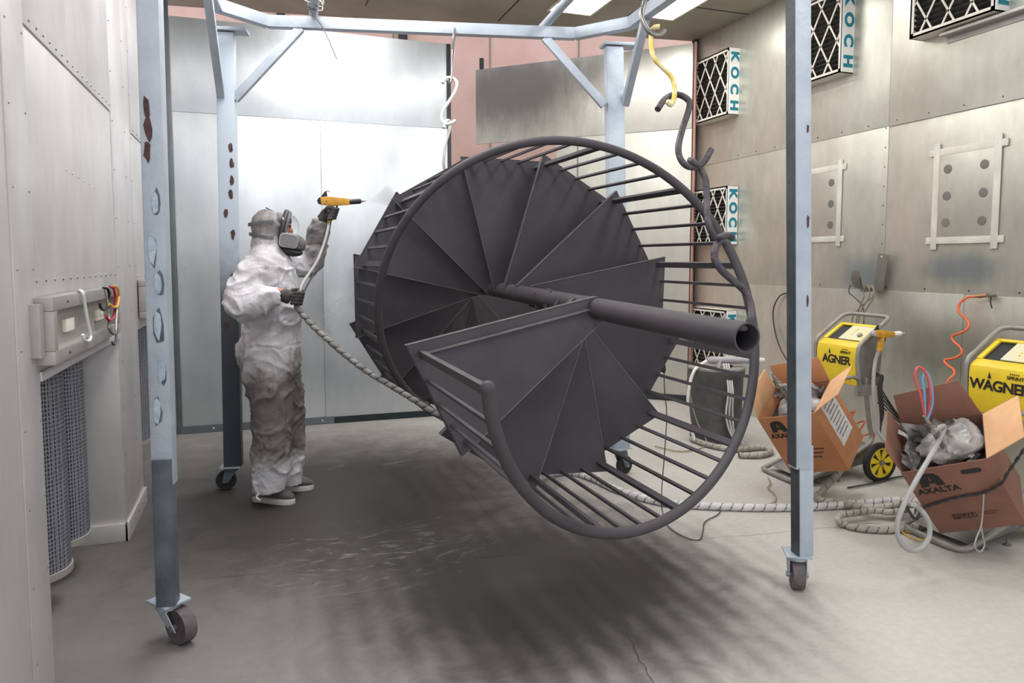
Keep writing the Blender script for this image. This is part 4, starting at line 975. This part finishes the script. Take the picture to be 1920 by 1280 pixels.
    # cable bundle on the side
    for i in range(4):
        MB().tube(spl([X(3.80, 3.67, .74 - .02 * i), X(3.84 + .01 * i, 3.64, .70), X(3.82 + .012 * i, 3.63, .62), X(3.86 + .01 * i, 3.64, .45), X(3.88, 3.65, .30 + .02 * i)], 5), .004, 6).build('side_cable', 'cable', t)
    return t
unit(0, 'AGNER', 'yellow powder cart with partly worn lettering and a gun in its holder')
unit(-1.15, 'WAGNER', 'yellow powder cart with complete black lettering, holding the dusty brown leaning box')
# resting gun on the first cart
def G2(u, v, dy=0):
    # local gun plane mapped beside the cart: nozzle to +x
    return Vector((3.72 + (u - 594) * .0026 * .9, 3.60 + dy - (u - 594) * .0006, .985 - (v - 377) * .0029))
spray_gun(G2, 3.6, 'dusty yellow and grey spray gun resting on the holder of the cart behind the post', 'yellow_gun', 'cartridge', 'white_hook')
one(MB().tube(spl([G2(617, 416), Vector((3.76, 3.60, .80)), Vector((3.73, 3.58, .66)), Vector((3.74, 3.57, .48)), Vector((3.76, 3.55, .34)), Vector((3.84, 3.45, .22)), Vector((3.95, 3.3, .08)), Vector((3.98, 3.2, .02))], 6), .012, 8), 'gun_hose', 'hose_grey', 'grey hose dropping from the resting gun past the yellow wheel', 'hose')

# ================================================================== CARDBOARD BOXES
def cardboard_box(TL, Wv, Dv, Vv, w, d, v, m, lab, flaps, logo=True):
    Wv, Dv, Vv = Vector(Wv).normalized(), Vector(Dv), Vector(Vv)
    Dv = (Dv - Wv * Dv.dot(Wv)).normalized(); Vn = Wv.cross(Dv); Vn = Vn if Vn.dot(Vv) > 0 else -Vn
    t = thing('cardboard_box', tuple(TL + Dv * d + Wv * w / 2), lab, 'box', 'cardboard boxes standing on the carts')
    th = .005; C = TL + Wv * w / 2 + Dv * d / 2 + Vn * v / 2
    def wall(c, a, b, cc, nm): return MB().obox(c, a, b, cc).build(nm, m, t, bevel=.001)
    front = wall(C - Vn * v / 2, Wv * w / 2, Dv * d / 2, Vn * th / 2, 'front_wall'); wall(C + Vn * v / 2, Wv * w / 2, Dv * d / 2, Vn * th / 2, 'back_wall')
    wall(C - Wv * w / 2, Vn * v / 2, Dv * d / 2, Wv * th / 2, 'side_wall'); wall(C + Wv * w / 2, Vn * v / 2, Dv * d / 2, Wv * th / 2, 'side_wall')
    wall(C + Dv * (d / 2), Wv * w / 2, Vn * v / 2, Dv * th / 2, 'bottom')
    MB().obox(C - Dv * d * .3, Wv * w * .49, Vn * v * .49, Dv * .004).build('powder_fill', 'powder', t)
    for side, ang, L, mm, cut in flaps:
        if side == 'L': o, e, n = TL, Vn * v, -Wv
        elif side == 'R': o, e, n = TL + Wv * w, Vn * v, Wv
        elif side == 'B': o, e, n = TL + Vn * v, Wv * w, Vn
        else: o, e, n = TL, Wv * w, -Vn
        dr = -Dv * math.cos(R_(ang)) + n * math.sin(R_(ang)); nn = e.normalized().cross(dr)
        MB().prism([o + e * .01, o + e * .99, o + e * (.99 - cut) + dr * L, o + e * (.01 + cut) + dr * L], nn * .005).build('flap', mm, t, bevel=.001)
    fo = TL - Vn * (th / 2 + .0012)
    if logo:
        at = lambda x, y: fo + Wv * x + Dv * y
        # emblem: dome-topped A with a road-like notch
        L0, T0, s = w * .13, d * .07, .105
        pl = [(0, 1), (.08, .3), (.22, .06), (.42, 0), (.5, 0), (.5, .22), (.45, .52), (.45, .66), (.38, .78), (.33, 1)]
        MB().prism([at(L0 + x * s, T0 + y * s * .8) for x, y in pl], -Vn * .0008).prism([at(L0 + (1 - x) * s, T0 + y * s * .8) for x, y in pl], -Vn * .0008).prism([at(L0 + x * s, T0 + y * s * .8) for x, y in ((.42, .6), (.58, .6), (.62, .78), (.38, .78))], -Vn * .0008).build('emblem', 'ink', t, smooth=False)
        text('AXALTA', .048, at(L0 + s * .6, T0 + s * .8 + .03), Wv, -Dv, 'ink', t, 'lettering', .0016, sx=1.02)
    return t, (TL, Wv, Dv, Vn)
D1, W1, V1 = Vector((.576, -.027, -.818)), Vector((.32, -.91, .26)), Vector((.75, .41, .51))
BL1_ = onz(1483, 886, .13)
b1, (TL1, w1, d1, v1) = cardboard_box(BL1_ - D1.normalized() * .44, W1, D1, V1, .375, .44, .30, 'card', 'light brown cardboard box with a white label leaning on the cart behind the post', [('L', -8, .17, 'card_in', .08), ('R', 62, .2, 'card_in', .05), ('B', 20, .15, 'card', .05)])
# label sheet and fine print on the first box
lc = TL1 + w1 * (.375 + .0035) + v1 * .16 + d1 * .17
MB().obox(lc, v1 * .085, d1 * .15, w1 * .0006).build('paper_label', 'paper', b1)
for i in range(9): MB().obox(lc + w1 * .0012 + d1 * (-.12 + .028 * i), v1 * (.07 - .01 * (i % 3)), d1 * .004, w1 * .0005).build('label_print', 'pan_grey', b1)
for i in range(3): MB().obox(TL1 - v1 * .0045 + w1 * .22 + d1 * (.26 + .03 * i), w1 * (.09 - .02 * i), d1 * .005, v1 * .0005).build('fine_print', 'ink_soft', b1)
D2, W2, V2 = Vector((.66, -.03, -.75)), Vector((.45, -.82, .36)), Vector((.75, .41, .51))
BL2_ = onz(1772, 998, .10)
b2, (TL2, w2_, d2, v2) = cardboard_box(BL2_ - D2.normalized() * .44, W2, D2, V2, .37, .44, .30, 'card2', 'dusty brown cardboard box full of plastic bag tied with twisted wire', [('L', 4, .15, 'card2', .02), ('B', 18, .19, 'card2', .08), ('R', 66, .19, 'card_in', .04)])
at2 = lambda x, y, o=.0045: TL2 - v2 * o + w2_ * x + d2 * y
hp = [at2(.285 + x, .055 + y) for x, y in round_rect(.085, .026, .012)]
MB().prism(hp, -v2 * .0012).build('hand_hole', 'black', b2)
for i in range(3):
    c = (.115 + .036 * i, .335); fr = MB()
    for a, b in (((-1, -1), (1, -1)), ((1, -1), (1, 1)), ((1, 1), (-1, 1)), ((-1, 1), (-1, -1))): fr.bar(at2(c[0] + a[0] * .015, c[1] + a[1] * .015), at2(c[0] + b[0] * .015, c[1] + b[1] * .015), .002, .001, v2)
    if i == 0:
        for k in (-.006, .006): fr.bar(at2(c[0] + k, c[1] + .01), at2(c[0] + k, c[1] - .011), .004, .001, v2)
        fr.bar(at2(c[0] - .012, c[1] + .012), at2(c[0] + .012, c[1] + .012), .003, .001, v2)
    elif i == 1: fr.prism([at2(c[0] + x, c[1] + y) for x, y in ((-.01, 0), (-.006, -.007), (0, -.01), (.006, -.007), (.01, 0))], -v2 * .001).bar(at2(c[0], c[1]), at2(c[0], c[1] + .01), .002, .001, v2)
    else: fr.prism([at2(c[0] + x, c[1] + y) for x, y in ((-.005, -.009), (.005, -.009), (.004, 0), (-.004, 0))], -v2 * .001).bar(at2(c[0], c[1]), at2(c[0], c[1] + .009), .002, .001, v2)
    fr.build('care_symbol', 'ink', b2, smooth=False)
for i in range(2): MB().obox(at2(.26, .325 + .014 * i), w2_ * (.035 - .01 * i), d2 * .002, v2 * .0005).build('fine_print', 'ink_soft', b2)
def crumple(c, rx, ry, rz, seed, ax=None):
    mb = MB(); mb.sphere((0, 0, 0), rx, ry, rz, 40); me = mb.mesh('bag', None, True, 0, 25)
    sv = Vector((seed, seed * 2, 3))
    for v in me.vertices:
        n = v.co.normalized(); q = v.co * 9 + sv
        k = abs(noise.noise(q * .9)) * .075 + abs(noise.noise(q * 1.9 + sv)) * .035 + abs(noise.noise(q * 4)) * .008
        v.co = v.co + n * (k - .03)
    R3 = ax if ax else Matrix.Identity(3)
    for v in me.vertices: v.co = R3 @ v.co + Vector(c)
    return me
def film(o, e, up, n, seed):
    # crumpled sheet of bag film standing along a wall of the box
    vs = []; fs = []; A, B = 16, 8
    for i in range(A):
        for j in range(B):
            q = Vector((i * .55, j * .6, seed)); top = up * (j / (B - 1)) * (.75 + .45 * noise.noise(Vector((i * .4, seed, 0))))
            vs.append(Vector(o) + Vector(e) * (i / (A - 1)) + top + Vector(n) * (.03 + .035 * noise.noise(q) + .02 * abs(noise.noise(q * 2))))
    for i in range(A - 1):
        for j in range(B - 1): fs.append((i * B + j, i * B + j + 1, (i + 1) * B + j + 1, (i + 1) * B + j))
    k = len(vs); vs2 = vs + [p + Vector(n) * .002 for p in vs]
    return vs2, fs + [tuple(x + k for x in reversed(f)) for f in fs]
def bag(c, r, seed, lab, axes, films=()):
    R3 = Matrix((axes[0], axes[2], -axes[1])).transposed(); me = crumple(c, *r, seed, R3)
    if films:
        mb = MB(); mb.add([v.co.copy() for v in me.vertices], [tuple(p.vertices) for p in me.polygons])
        for fl_ in films: mb.add(*film(*fl_))
        me = mb.mesh('bag', None, True, 0, 30)
    o = link('plastic_bag', me, 'bag'); o['label'] = lab; o['category'] = 'plastic bag'; o['group'] = 'plastic bags in the boxes'; return o
bag(TL2 + w2_ * .22 + v2 * .16 + d2 * .02, (.15, .12, .075), 3.1, 'crumpled dusty clear plastic bag bulging from the brown box tied with wire', (w2_, d2, v2),
    [(TL2 + v2 * .02 + d2 * .1, v2 * .26, -d2 * .22, w2_, 1.7), (TL2 + w2_ * .02 + v2 * .28 + d2 * .1, w2_ * .3, -d2 * .2, -v2, 5.2), (TL2 + w2_ * .34 + v2 * .03 + d2 * .1, v2 * .25, -d2 * .12, -w2_, 9.3)])
bag(TL1 + w1 * .2 + v1 * .15 + d1 * .05, (.13, .11, .06), 8.4, 'crumpled grey plastic bag inside the light box with the white label', (w1, d1, v1),
    [(TL1 + w1 * .02 + v1 * .28 + d1 * .1, w1 * .32, -d1 * .16, -v1, 2.2)])
# injector pumps sitting in the bags
def injector(c, ax, lab):
    t = thing('powder_pump', tuple(c), lab, 'pump', 'suction pumps in the boxes')
    MB().lathe(c, ax, [(-.04, .012), (.09, .012)], 12).build('suction_tube', 'steel', t)
    MB().obox(Vector(c) + Vector(ax) * .11, Vector(ax) * .03, Vector((.02, 0, 0)), Vector((0, .02, 0))).build('pump_block', 'steel', t, bevel=.004)
    MB().lathe(Vector(c) + Vector(ax) * .14, ax, [(0, .01), (.03, .01), (.035, .006), (.06, .006)], 10).build('air_fitting', 'steel', t)
    MB().lathe(Vector(c) + Vector(ax) * .11 + Vector((-.02, -.02, 0)), (-.7, -.7, -.1), [(0, .01), (.03, .012)], 10).build('outlet', 'steel', t)
i2 = TL2 + w2_ * .20 + v2 * .10 - d2 * .03
injector(i2, -d2, 'steel powder pump standing in the bag of the brown box tied with wire')
i1 = TL1 + w1 * .16 + v1 * .14 - d1 * .02
injector(i1, -d1, 'steel powder pump standing in the light box with the white label')
# grey loop hose hanging before the second box
LY = 2.47
one(MB().tube(spl([i2 - d2 * .11 + Vector((-.03, -.03, 0)), ony(1771, 800, 2.52), ony(1752, 842, 2.46), ony(1722, 893, 2.42), ony(1695, 945, 2.41), ony(1682, 985, 2.41), ony(1688, 1015, 2.40), ony(1706, 1031, 2.40), ony(1728, 1027, 2.41), ony(1742, 1006, 2.42), ony(1741, 978, 2.43), ony(1726, 955, 2.45), ony(1706, 943, 2.48), onz(1690, 940, .05)], 7), .0115, 10), 'powder_hose', 'hose_grey', 'thick grey hose looping down from the pump in front of the brown box', 'hose')
tw = [onz(1698, 946, .06), at2(-.06, .30, .02), at2(0, .245, .012), at2(.1, .215, .011), at2(.2, .20, .011), at2(.28, .195, .012), at2(.372, .15, .014), at2(.42, .10, .0), at2(.52, .02, -.05)]
def twisted(pts, r, lab, nm='twisted_wire'):
    P = resample(spl(pts, 8), .006); mb = MB()
    for ph in (0, math.pi):
        Q = []
        for i, p in enumerate(P):
            a = i * .42 + ph; t = (P[min(i + 1, len(P) - 1)] - P[max(i - 1, 0)]).normalized(); uu = t.orthogonal().normalized(); Q.append(p + (uu * math.cos(a) + t.cross(uu) * math.sin(a)) * r)
        mb.tube(Q, r * .95, 6)
    return one(mb, nm, 'cable', lab, 'wire', 'wires tied around the brown box')
twisted(tw, .0042, 'twisted grey wire stretched across the front of the brown box')
wt = at2(.285, .195, .016); wx = (ony(1905, 900, wt.y) - ony(1805, 900, wt.y)) / 100; wz = Vector((0, 0, -1 / 360))
one(MB().tube(spl([wt, wt + wz * 28, wt + wz * 56 - wx * 2, wt + wz * 74 - wx * 9, wt + wz * 90 - wx * 12, wt + wz * 100 - wx * 2, wt + wz * 90 + wx * 6, wt + wz * 72 + wx * 2, wt + wz * 58 - wx], 6), .0035, 6), 'wire_loop', 'hose_grey', 'thin wire ending in a loop hanging down the brown box', 'wire', 'wires tied around the brown box')
# thin air tubes
tb = i2 - d2 * .19
one(MB().tube(spl([tb, tb + Vector((-.03, 0, .10)), tb + Vector((-.05, .02, .19)), tb + Vector((-.03, .02, .235)), tb + Vector((0, .0, .2)), tb + Vector((.015, -.01, .11)), tb + Vector((.02, 0, .0))], 7), .0055, 8), 'air_tube', 'redhose', 'red air tube arched above the pump in the brown box', 'tube', 'air tubes of the second cart')
one(MB().tube(spl([tb, tb + Vector((-.01, 0, .11)), tb + Vector((-.015, .01, .18)), tb + Vector((.01, .01, .21)), tb + Vector((.03, .0, .15)), tb + Vector((.03, -.01, .06)), tb + Vector((.012, 0, -.02))], 7), .0055, 8), 'air_tube', 'bluehose', 'light blue air tube arched beside the red one above the pump', 'tube', 'air tubes of the second cart')
one(MB().tube(spl([ony(1822, 783, 2.75), ony(1850, 783, 2.72), ony(1890, 775, 2.65), ony(1930, 765, 2.6), ony(1980, 752, 2.6)], 6), .006, 8), 'air_tube', 'bluehose', 'light blue air tube running out over the tan flap', 'tube', 'air tubes of the second cart')
one(MB().tube(spl([ony(1822, 779, 2.78), ony(1850, 779, 2.75), ony(1890, 770, 2.68), ony(1930, 760, 2.63), ony(1980, 748, 2.62)], 6), .0045, 8), 'air_tube', 'redhose', 'thin red air tube running out over the tan flap', 'tube', 'air tubes of the second cart')
one(MB().tube(spl([i1 - d1 * .11 + Vector((-.03, -.03, 0)), ony(1520, 722, 3.66), ony(1555, 745, 3.58), ony(1580, 775, 3.55), ony(1592, 815, 3.54), ony(1592, 845, 3.54), ony(1588, 866, 3.55)], 6), .0115, 10), 'powder_hose', 'hose_grey', 'grey hose arching from the light box down to the first cart base', 'hose')

# ================================================================== DRUM HOPPER, WALL FITTINGS, CABLES
dc = Vector((3.50, 4.95, 0))
t = thing('drum_hopper', tuple(dc), 'dark grey round drum hopper with lid ring standing by the right wall', 'drum')
MB().lathe(dc, (0, 0, 1), [(0.001, .19), (.01, .2), (.54, .215), (.555, .225), (.575, .225), (.58, .215)], 36).build('drum_body', 'drum', t)
MB().lathe(dc + Vector((0, 0, .58)), (0, 0, 1), [(0, .226), (.016, .226), (.022, .21), (.022, 0)], 36).build('drum_lid', 'tube_grey', t)
MB().box((dc.x + .02, dc.y - .12, .602), (dc.x + .07, dc.y - .08, .62)).build('lid_latch', 'black', t, bevel=.003)
a = dc + Vector((-.12, -.05, .66)); b = dc + Vector((.36, -.13, .645))
t = thing('idle_gun', tuple(dc + Vector((0, -.08, .6))), 'pale dusty spray gun lying on top of the dark drum', 'spray gun')
ax = (b - a).normalized(); L = (b - a).length
MB().lathe(a, ax, [(0, .02), (.03, .03), (L * .55, .028), (L * .6, .024), (L * .7, .024)], 16).build('gun_body', 'cartridge', t)
MB().lathe(a + ax * L * .7, ax, [(0, .0245), (.03, .0245)], 16).build('blue_band', 'bluehose', t)
MB().lathe(a + ax * (L * .7 + .03), ax, [(0, .024), (L * .3 - .03, .022)], 16).build('barrel', 'white_hook', t)
MB().bar(a + ax * .1 + Vector((0, -.01, .01)), a + ax * .08 + Vector((0, -.03, -.06)), .03, .03).build('grip', 'cartridge', t, bevel=.004)
def cab(pts, r, m, lab, grp=None, nm='cable', cat='cable'): return one(MB().tube(spl(pts, 7), r, 8), nm, m, lab, cat, grp)
for i in range(3):
    cab([a + ax * (.1 + .02 * i) + Vector((0, -.06, -.02)), dc + Vector((-.05 + .02 * i, -.235, .45)), dc + Vector((-.07 + .03 * i, -.24, .25)), dc + Vector((-.03 + .02 * i, -.25, .1)), dc + Vector((.03 + .04 * i, -.28, .02))], .008, 'hose_wrap', 'pale hose hanging down the front of the dark drum', 'pale hoses on the drum', 'drum_hose', 'hose')
cab([a + Vector((-.02, -.02, 0)), dc + Vector((-.25, -.06, .58)), dc + Vector((-.30, -.06, .4)), dc + Vector((-.29, -.06, .2)), dc + Vector((-.26, -.1, .03))], .013, 'white_hook', 'thick white hose bending down the side of the dark drum', None, 'drum_hose', 'hose')
cab([dc + Vector((-.27, .02, .5)), dc + Vector((-.25, -.1, .2)), dc + Vector((-.22, -.2, .02)), dc + Vector((-.5, -.3, .012)), dc + Vector((-.62, -.1, .012))], .005, 'cable_tan', 'thin dusty cable trailing on the floor left of the drum')

# sheet-metal bracket with cables
t = thing('wall_bracket', (XR, 4.17, 1.28), 'bent grey sheet-metal bracket on the right wall holding hanging cables', 'bracket')
q = lambda u, v, x: onx(u, v, x)
MB().prism([q(1646, 474, 4.30), q(1666, 478, 4.30), q(1655, 546, 4.30), q(1637, 541, 4.30)], (.006, .0, 0)).build('back_plate', 'bracket', t, bevel=.002)
MB().prism([q(1637, 541, 4.30), q(1655, 546, 4.30), q(1655, 546, 4.335), q(1637, 541, 4.335)], (0, 0, -.006)).build('bottom_fold', 'bracket', t)
MB().prism([q(1637, 539, 4.30), q(1622, 541, 4.14), q(1620, 547, 4.14), q(1637, 546, 4.30)], (0, .04, .004)).build('arm_plate', 'bracket', t)
MB().prism([q(1597, 508, 4.10), q(1602, 505, 4.10), q(1610, 507, 4.10), q(1613, 516, 4.10), q(1612, 526, 4.10), q(1618, 543, 4.14), q(1600, 538, 4.14), q(1596, 524, 4.10)], (.006, 0.004, 0)).build('front_hook_plate', 'bracket', t, bevel=.001)
MB().lathe(q(1653, 481, 4.30), (-1, 0, 0), [(0, .008), (.004, .006)], 10).build('bolt', 'white_hook', t)
for i, (u0, u1, u2, v2_) in enumerate(((1616, 1628, 1612, 590), (1620, 1636, 1622, 585), (1612, 1634, 1600, 592), (1624, 1618, 1608, 590))):
    cab([q(u0, 540 + 2 * i, 4.16), q(u1, 536, 4.15), q(u1 + 2, 556, 4.15), q((u1 + u2) / 2, 572, 4.18), q(u2, v2_, 4.22), q(u2 - 4, v2_ + 25, 4.26)], .004, 'cable_tan', 'dusty yellow-grey cable looped over the sheet-metal bracket', 'cables on the bracket')
cab([q(1594, 535, 4.14), q(1592, 548, 4.16), q(1605, 560, 4.2), q(1618, 575, 4.25), q(1620, 606, 4.28), q(1621, 640, 4.30)], .003, 'cable', 'thin dark cable hanging from the sheet-metal bracket behind the cart handle')
cab([q(1480, 548, 4.32), q(1462, 555, 4.31), q(1450, 580, 4.31), q(1452, 615, 4.31), q(1462, 650, 4.30), q(1478, 678, 4.28), q(1490, 690, 4.26)], .006, 'cable', 'dark cable arching on the right wall behind the right front post')
# air coupling and the orange coiled hose
t = thing('air_coupling', tuple(q(1850, 554, 4.3)), 'brass air coupling and valve on the right wall', 'coupling')
c0, c1 = q(1858, 553, 4.31), q(1828, 556, 4.29); ax = (c1 - c0).normalized(); L = (c1 - c0).length
MB().lathe(c0, ax, [(0, .014), (.01, .016), (.014, .012), (L * .75, .013), (L * .78, .009), (L, .009)], 14).build('coupling_body', mat('brass', rgb(178, 134, 92), .4, .6), t)
MB().lathe(c0, (1, .0, 0), [(-.03, .011), (.03, .011)], 12).build('wall_pipe', 'steel', t)
MB().tube([c0, q(1857, 566, 4.31), q(1860, 578, 4.31)], .004, 6).build('valve_lever', 'dark_metal', t)
oc = [c1] + [q(u, v, x) for u, v, x in ((1815, 557, 4.28), (1800, 568, 4.26), (1797, 583, 4.24), (1810, 597, 4.22), (1817, 609, 4.2), (1808, 621, 4.18), (1786, 630, 4.17), (1788, 640, 4.16), (1801, 652, 4.14), (1803, 662, 4.13), (1790, 671, 4.11), (1771, 675, 4.1), (1776, 684, 4.08), (1788, 693, 4.05), (1789, 702, 4.03), (1779, 712, 4.0), (1770, 725, 3.98))]
one(MB().tube(spl(oc, 6), .0075, 10), 'coiled_hose', 'orange', 'stretched orange coil hose hanging from the brass coupling on the wall', 'hose', 'orange coil hoses')
def coil(p, q_, r, turns, lab, tr=.006):
    p, q_ = Vector(p), Vector(q_); d = (q_ - p); t = d.normalized(); uu = t.orthogonal().normalized(); ww = t.cross(uu); P = []
    for i in range(int(turns * 14) + 1):
        a = 2 * math.pi * i / 14; s_ = i / (turns * 14); P.append(p + d * s_ + Vector((0, 0, .05 * math.sin(3.1 * s_))) + (uu * math.cos(a) + ww * math.sin(a)) * r * (1 + .2 * math.sin(i * .35)))
    one(MB().tube(P, tr, 8), 'coiled_hose', 'orange', lab, 'hose', 'orange coil hoses')
coil((4.0, 4.2, .38), (4.16, 3.85, .06), .045, 5, 'orange coil hose behind the light box on the first cart')
coil((4.08, 3.72, .26), (4.16, 3.38, .24), .05, 4, 'orange coil hose behind the yellow wheel of the first cart')
for i in range(5):
    cab([Vector((3.92, 3.72, .62 - .03 * i)), Vector((4.05 + .02 * i, 3.65, .40 - .02 * i)), Vector((4.1, 3.45 - .03 * i, .22 + .03 * i)), Vector((4.12, 3.2, .42 + .02 * i)), Vector((4.2, 3.0, .45 + .02 * i))], .005, 'cable', ('uppermost', 'second', 'third', 'fourth', 'lowest')[i] + ' of five dark cables sagging along the wall between the two carts', 'cables between the carts')
cab([Vector((4.15, 3.5, .02)), onz(1690, 893, .012), onz(1640, 905, .012), onz(1590, 914, .012)], .006, 'cable', 'dark cable on the floor behind the yellow wheel')
cab([onz(1440, 895, .01), onz(1445, 905, .012), onz(1440, 915, .012), onz(1452, 925, .01), onz(1455, 938, .01), onz(1440, 945, .01)], .004, 'cable_tan', 'thin tangled dusty cable on the floor under the light box')
cab([onz(1690, 995, .008), onz(1712, 999, .01), onz(1735, 1008, .01), onz(1722, 1012, .01), onz(1700, 1003, .01), onz(1692, 997, .01)], .004, 'amber', 'yellow wire scrap on the floor beside the looped hose')
# earth clip and wire on the stair
t = thing('earth_clip', tuple(ony(1244, 688, 3.52)), 'small black earth clip with wire gripping the outer edge of a stair tread', 'clip')
MB().prism([ony(u, v, 3.5) for u, v in ((1242, 680), (1247, 680), (1249, 692), (1247, 700), (1243, 698), (1241, 688))], (0, .018, 0)).build('clip_jaw', 'black', t, bevel=.002)
MB().tube(spl([ony(1245, 697, 3.51), ony(1246, 730, 3.51), ony(1250, 780, 3.51), ony(1246, 850, 3.51), ony(1242, 900, 3.51), ony(1240, 940, 3.5), onz(1243, 962, .02), onz(1252, 985, .008), onz(1280, 1005, .008), onz(1310, 1012, .008), onz(1318, 995, .008), onz(1322, 978, .008), onz(1345, 965, .008), onz(1352, 955, .008)], 7), .0032, 6).build('clip_wire', 'cable', t)

# ================================================================== TRAY AND HOOKS ON THE LEFT WALL
t = thing('hook_tray', (XL, 3.25, 1.09), 'shallow grey metal frame panel with loose hooks on the left wall', 'wall panel')
x0, x1 = XL + .006, XL + .062
y0, y1, za, zb = 2.665, 3.83, 1.115, 1.335
MB().box((x0, y0 + .02, za + .02), (x0 + .02, y1, zb - .02)).build('tray_back', 'grey_bar', t)
for a_, b_ in (((x0, y0, zb - .045), (x1, y1, zb)), ((x0, y0, za), (x1, y1, za + .045)), ((x0, y0, za + .0455), (x1, y0 + .045, zb - .0455)), ((x0, y1 - .04, za + .0455), (x1, y1, zb - .0455))): MB().box(a_, b_).build('frame_bar', 'grey_bar', t, bevel=.003)
MB().box((x0, y0 - .05, za + .03), (x0 + .03, y0 - .005, zb - .02)).build('end_flange', 'grey_bar', t, bevel=.002)
for y in (2.92, 3.45): MB().box((x0 + .02, y, 1.20), (x0 + .034, y + .12, 1.245)).build('latch', 'white_card', t, bevel=.002)
for y in (2.85, 3.6):
    for z in (za + .022, zb - .022): MB().lathe((x1, y, z), (1, 0, 0), [(0, .006), (.003, .004)], 8).build('bolt', 'dark_metal', t)
t2 = thing('hook_tray', (XL, 5.2, 1.09), 'shallow grey metal frame panel on the left wall above the dark far bay', 'wall panel')
for a_, b_ in (((x0, 4.78, 1.30), (x1, 5.9, 1.34)), ((x0, 4.78, 1.11), (x1, 5.9, 1.15)), ((x0, 4.78, 1.1505), (x1, 4.82, 1.2995)), ((x0, 5.86, 1.1505), (x1, 5.9, 1.2995))): MB().box(a_, b_).build('frame_bar', 'grey_bar', t2, bevel=.003)
MB().box((x0, 4.80, 1.13), (x0 + .02, 5.88, 1.32)).build('tray_back', 'grey_bar', t2)
def lhook(pts, r, m, lab):
    return one(MB().tube(spl([onx(u, v, x) for u, v, x in pts], 5), r, 8), 'wire_hook', m, lab, 'hook', 'loose hooks on the left tray')
lhook([(145, 558, -.655), (148, 545, -.635), (155, 549, -.618), (158, 565, -.618), (164, 600, -.618), (170, 630, -.618), (166, 639, -.61), (158, 637, -.60), (155, 627, -.60)], .006, 'white_hook', 'long white hook hung on the grey tray of the left wall')
lhook([(190, 548, -.65), (194, 540, -.63), (202, 542, -.618), (205, 555, -.618), (203, 572, -.618), (196, 581, -.61), (189, 577, -.60), (187, 568, -.60)], .0055, 'black', 'short black hook on the tray beside the red and amber hooks')
lhook([(203, 543, -.65), (206, 538, -.63), (213, 541, -.618), (216, 560, -.618), (215, 585, -.618), (212, 596, -.612), (204, 600, -.60), (199, 593, -.60)], .006, 'red', 'red hook on the tray of the left wall')
lhook([(210, 540, -.65), (214, 536, -.63), (221, 541, -.618), (223, 558, -.618), (219, 574, -.612), (211, 575, -.60), (206, 570, -.60)], .006, 'amber', 'amber hook on the tray at its pillar end')
lhook([(201, 560, -.618), (204, 590, -.612), (204, 615, -.605), (211, 625, -.60), (217, 622, -.60), (218, 600, -.605), (219, 580, -.61), (214, 576, -.615)], .005, 'steel', 'thin grey bent wire hook hanging among the coloured hooks')
lhook([(218, 582, -.612), (219, 610, -.605), (217, 640, -.60), (213, 646, -.595), (210, 641, -.59)], .005, 'dark_hook', 'dark wire hook hanging lowest from the tray end')
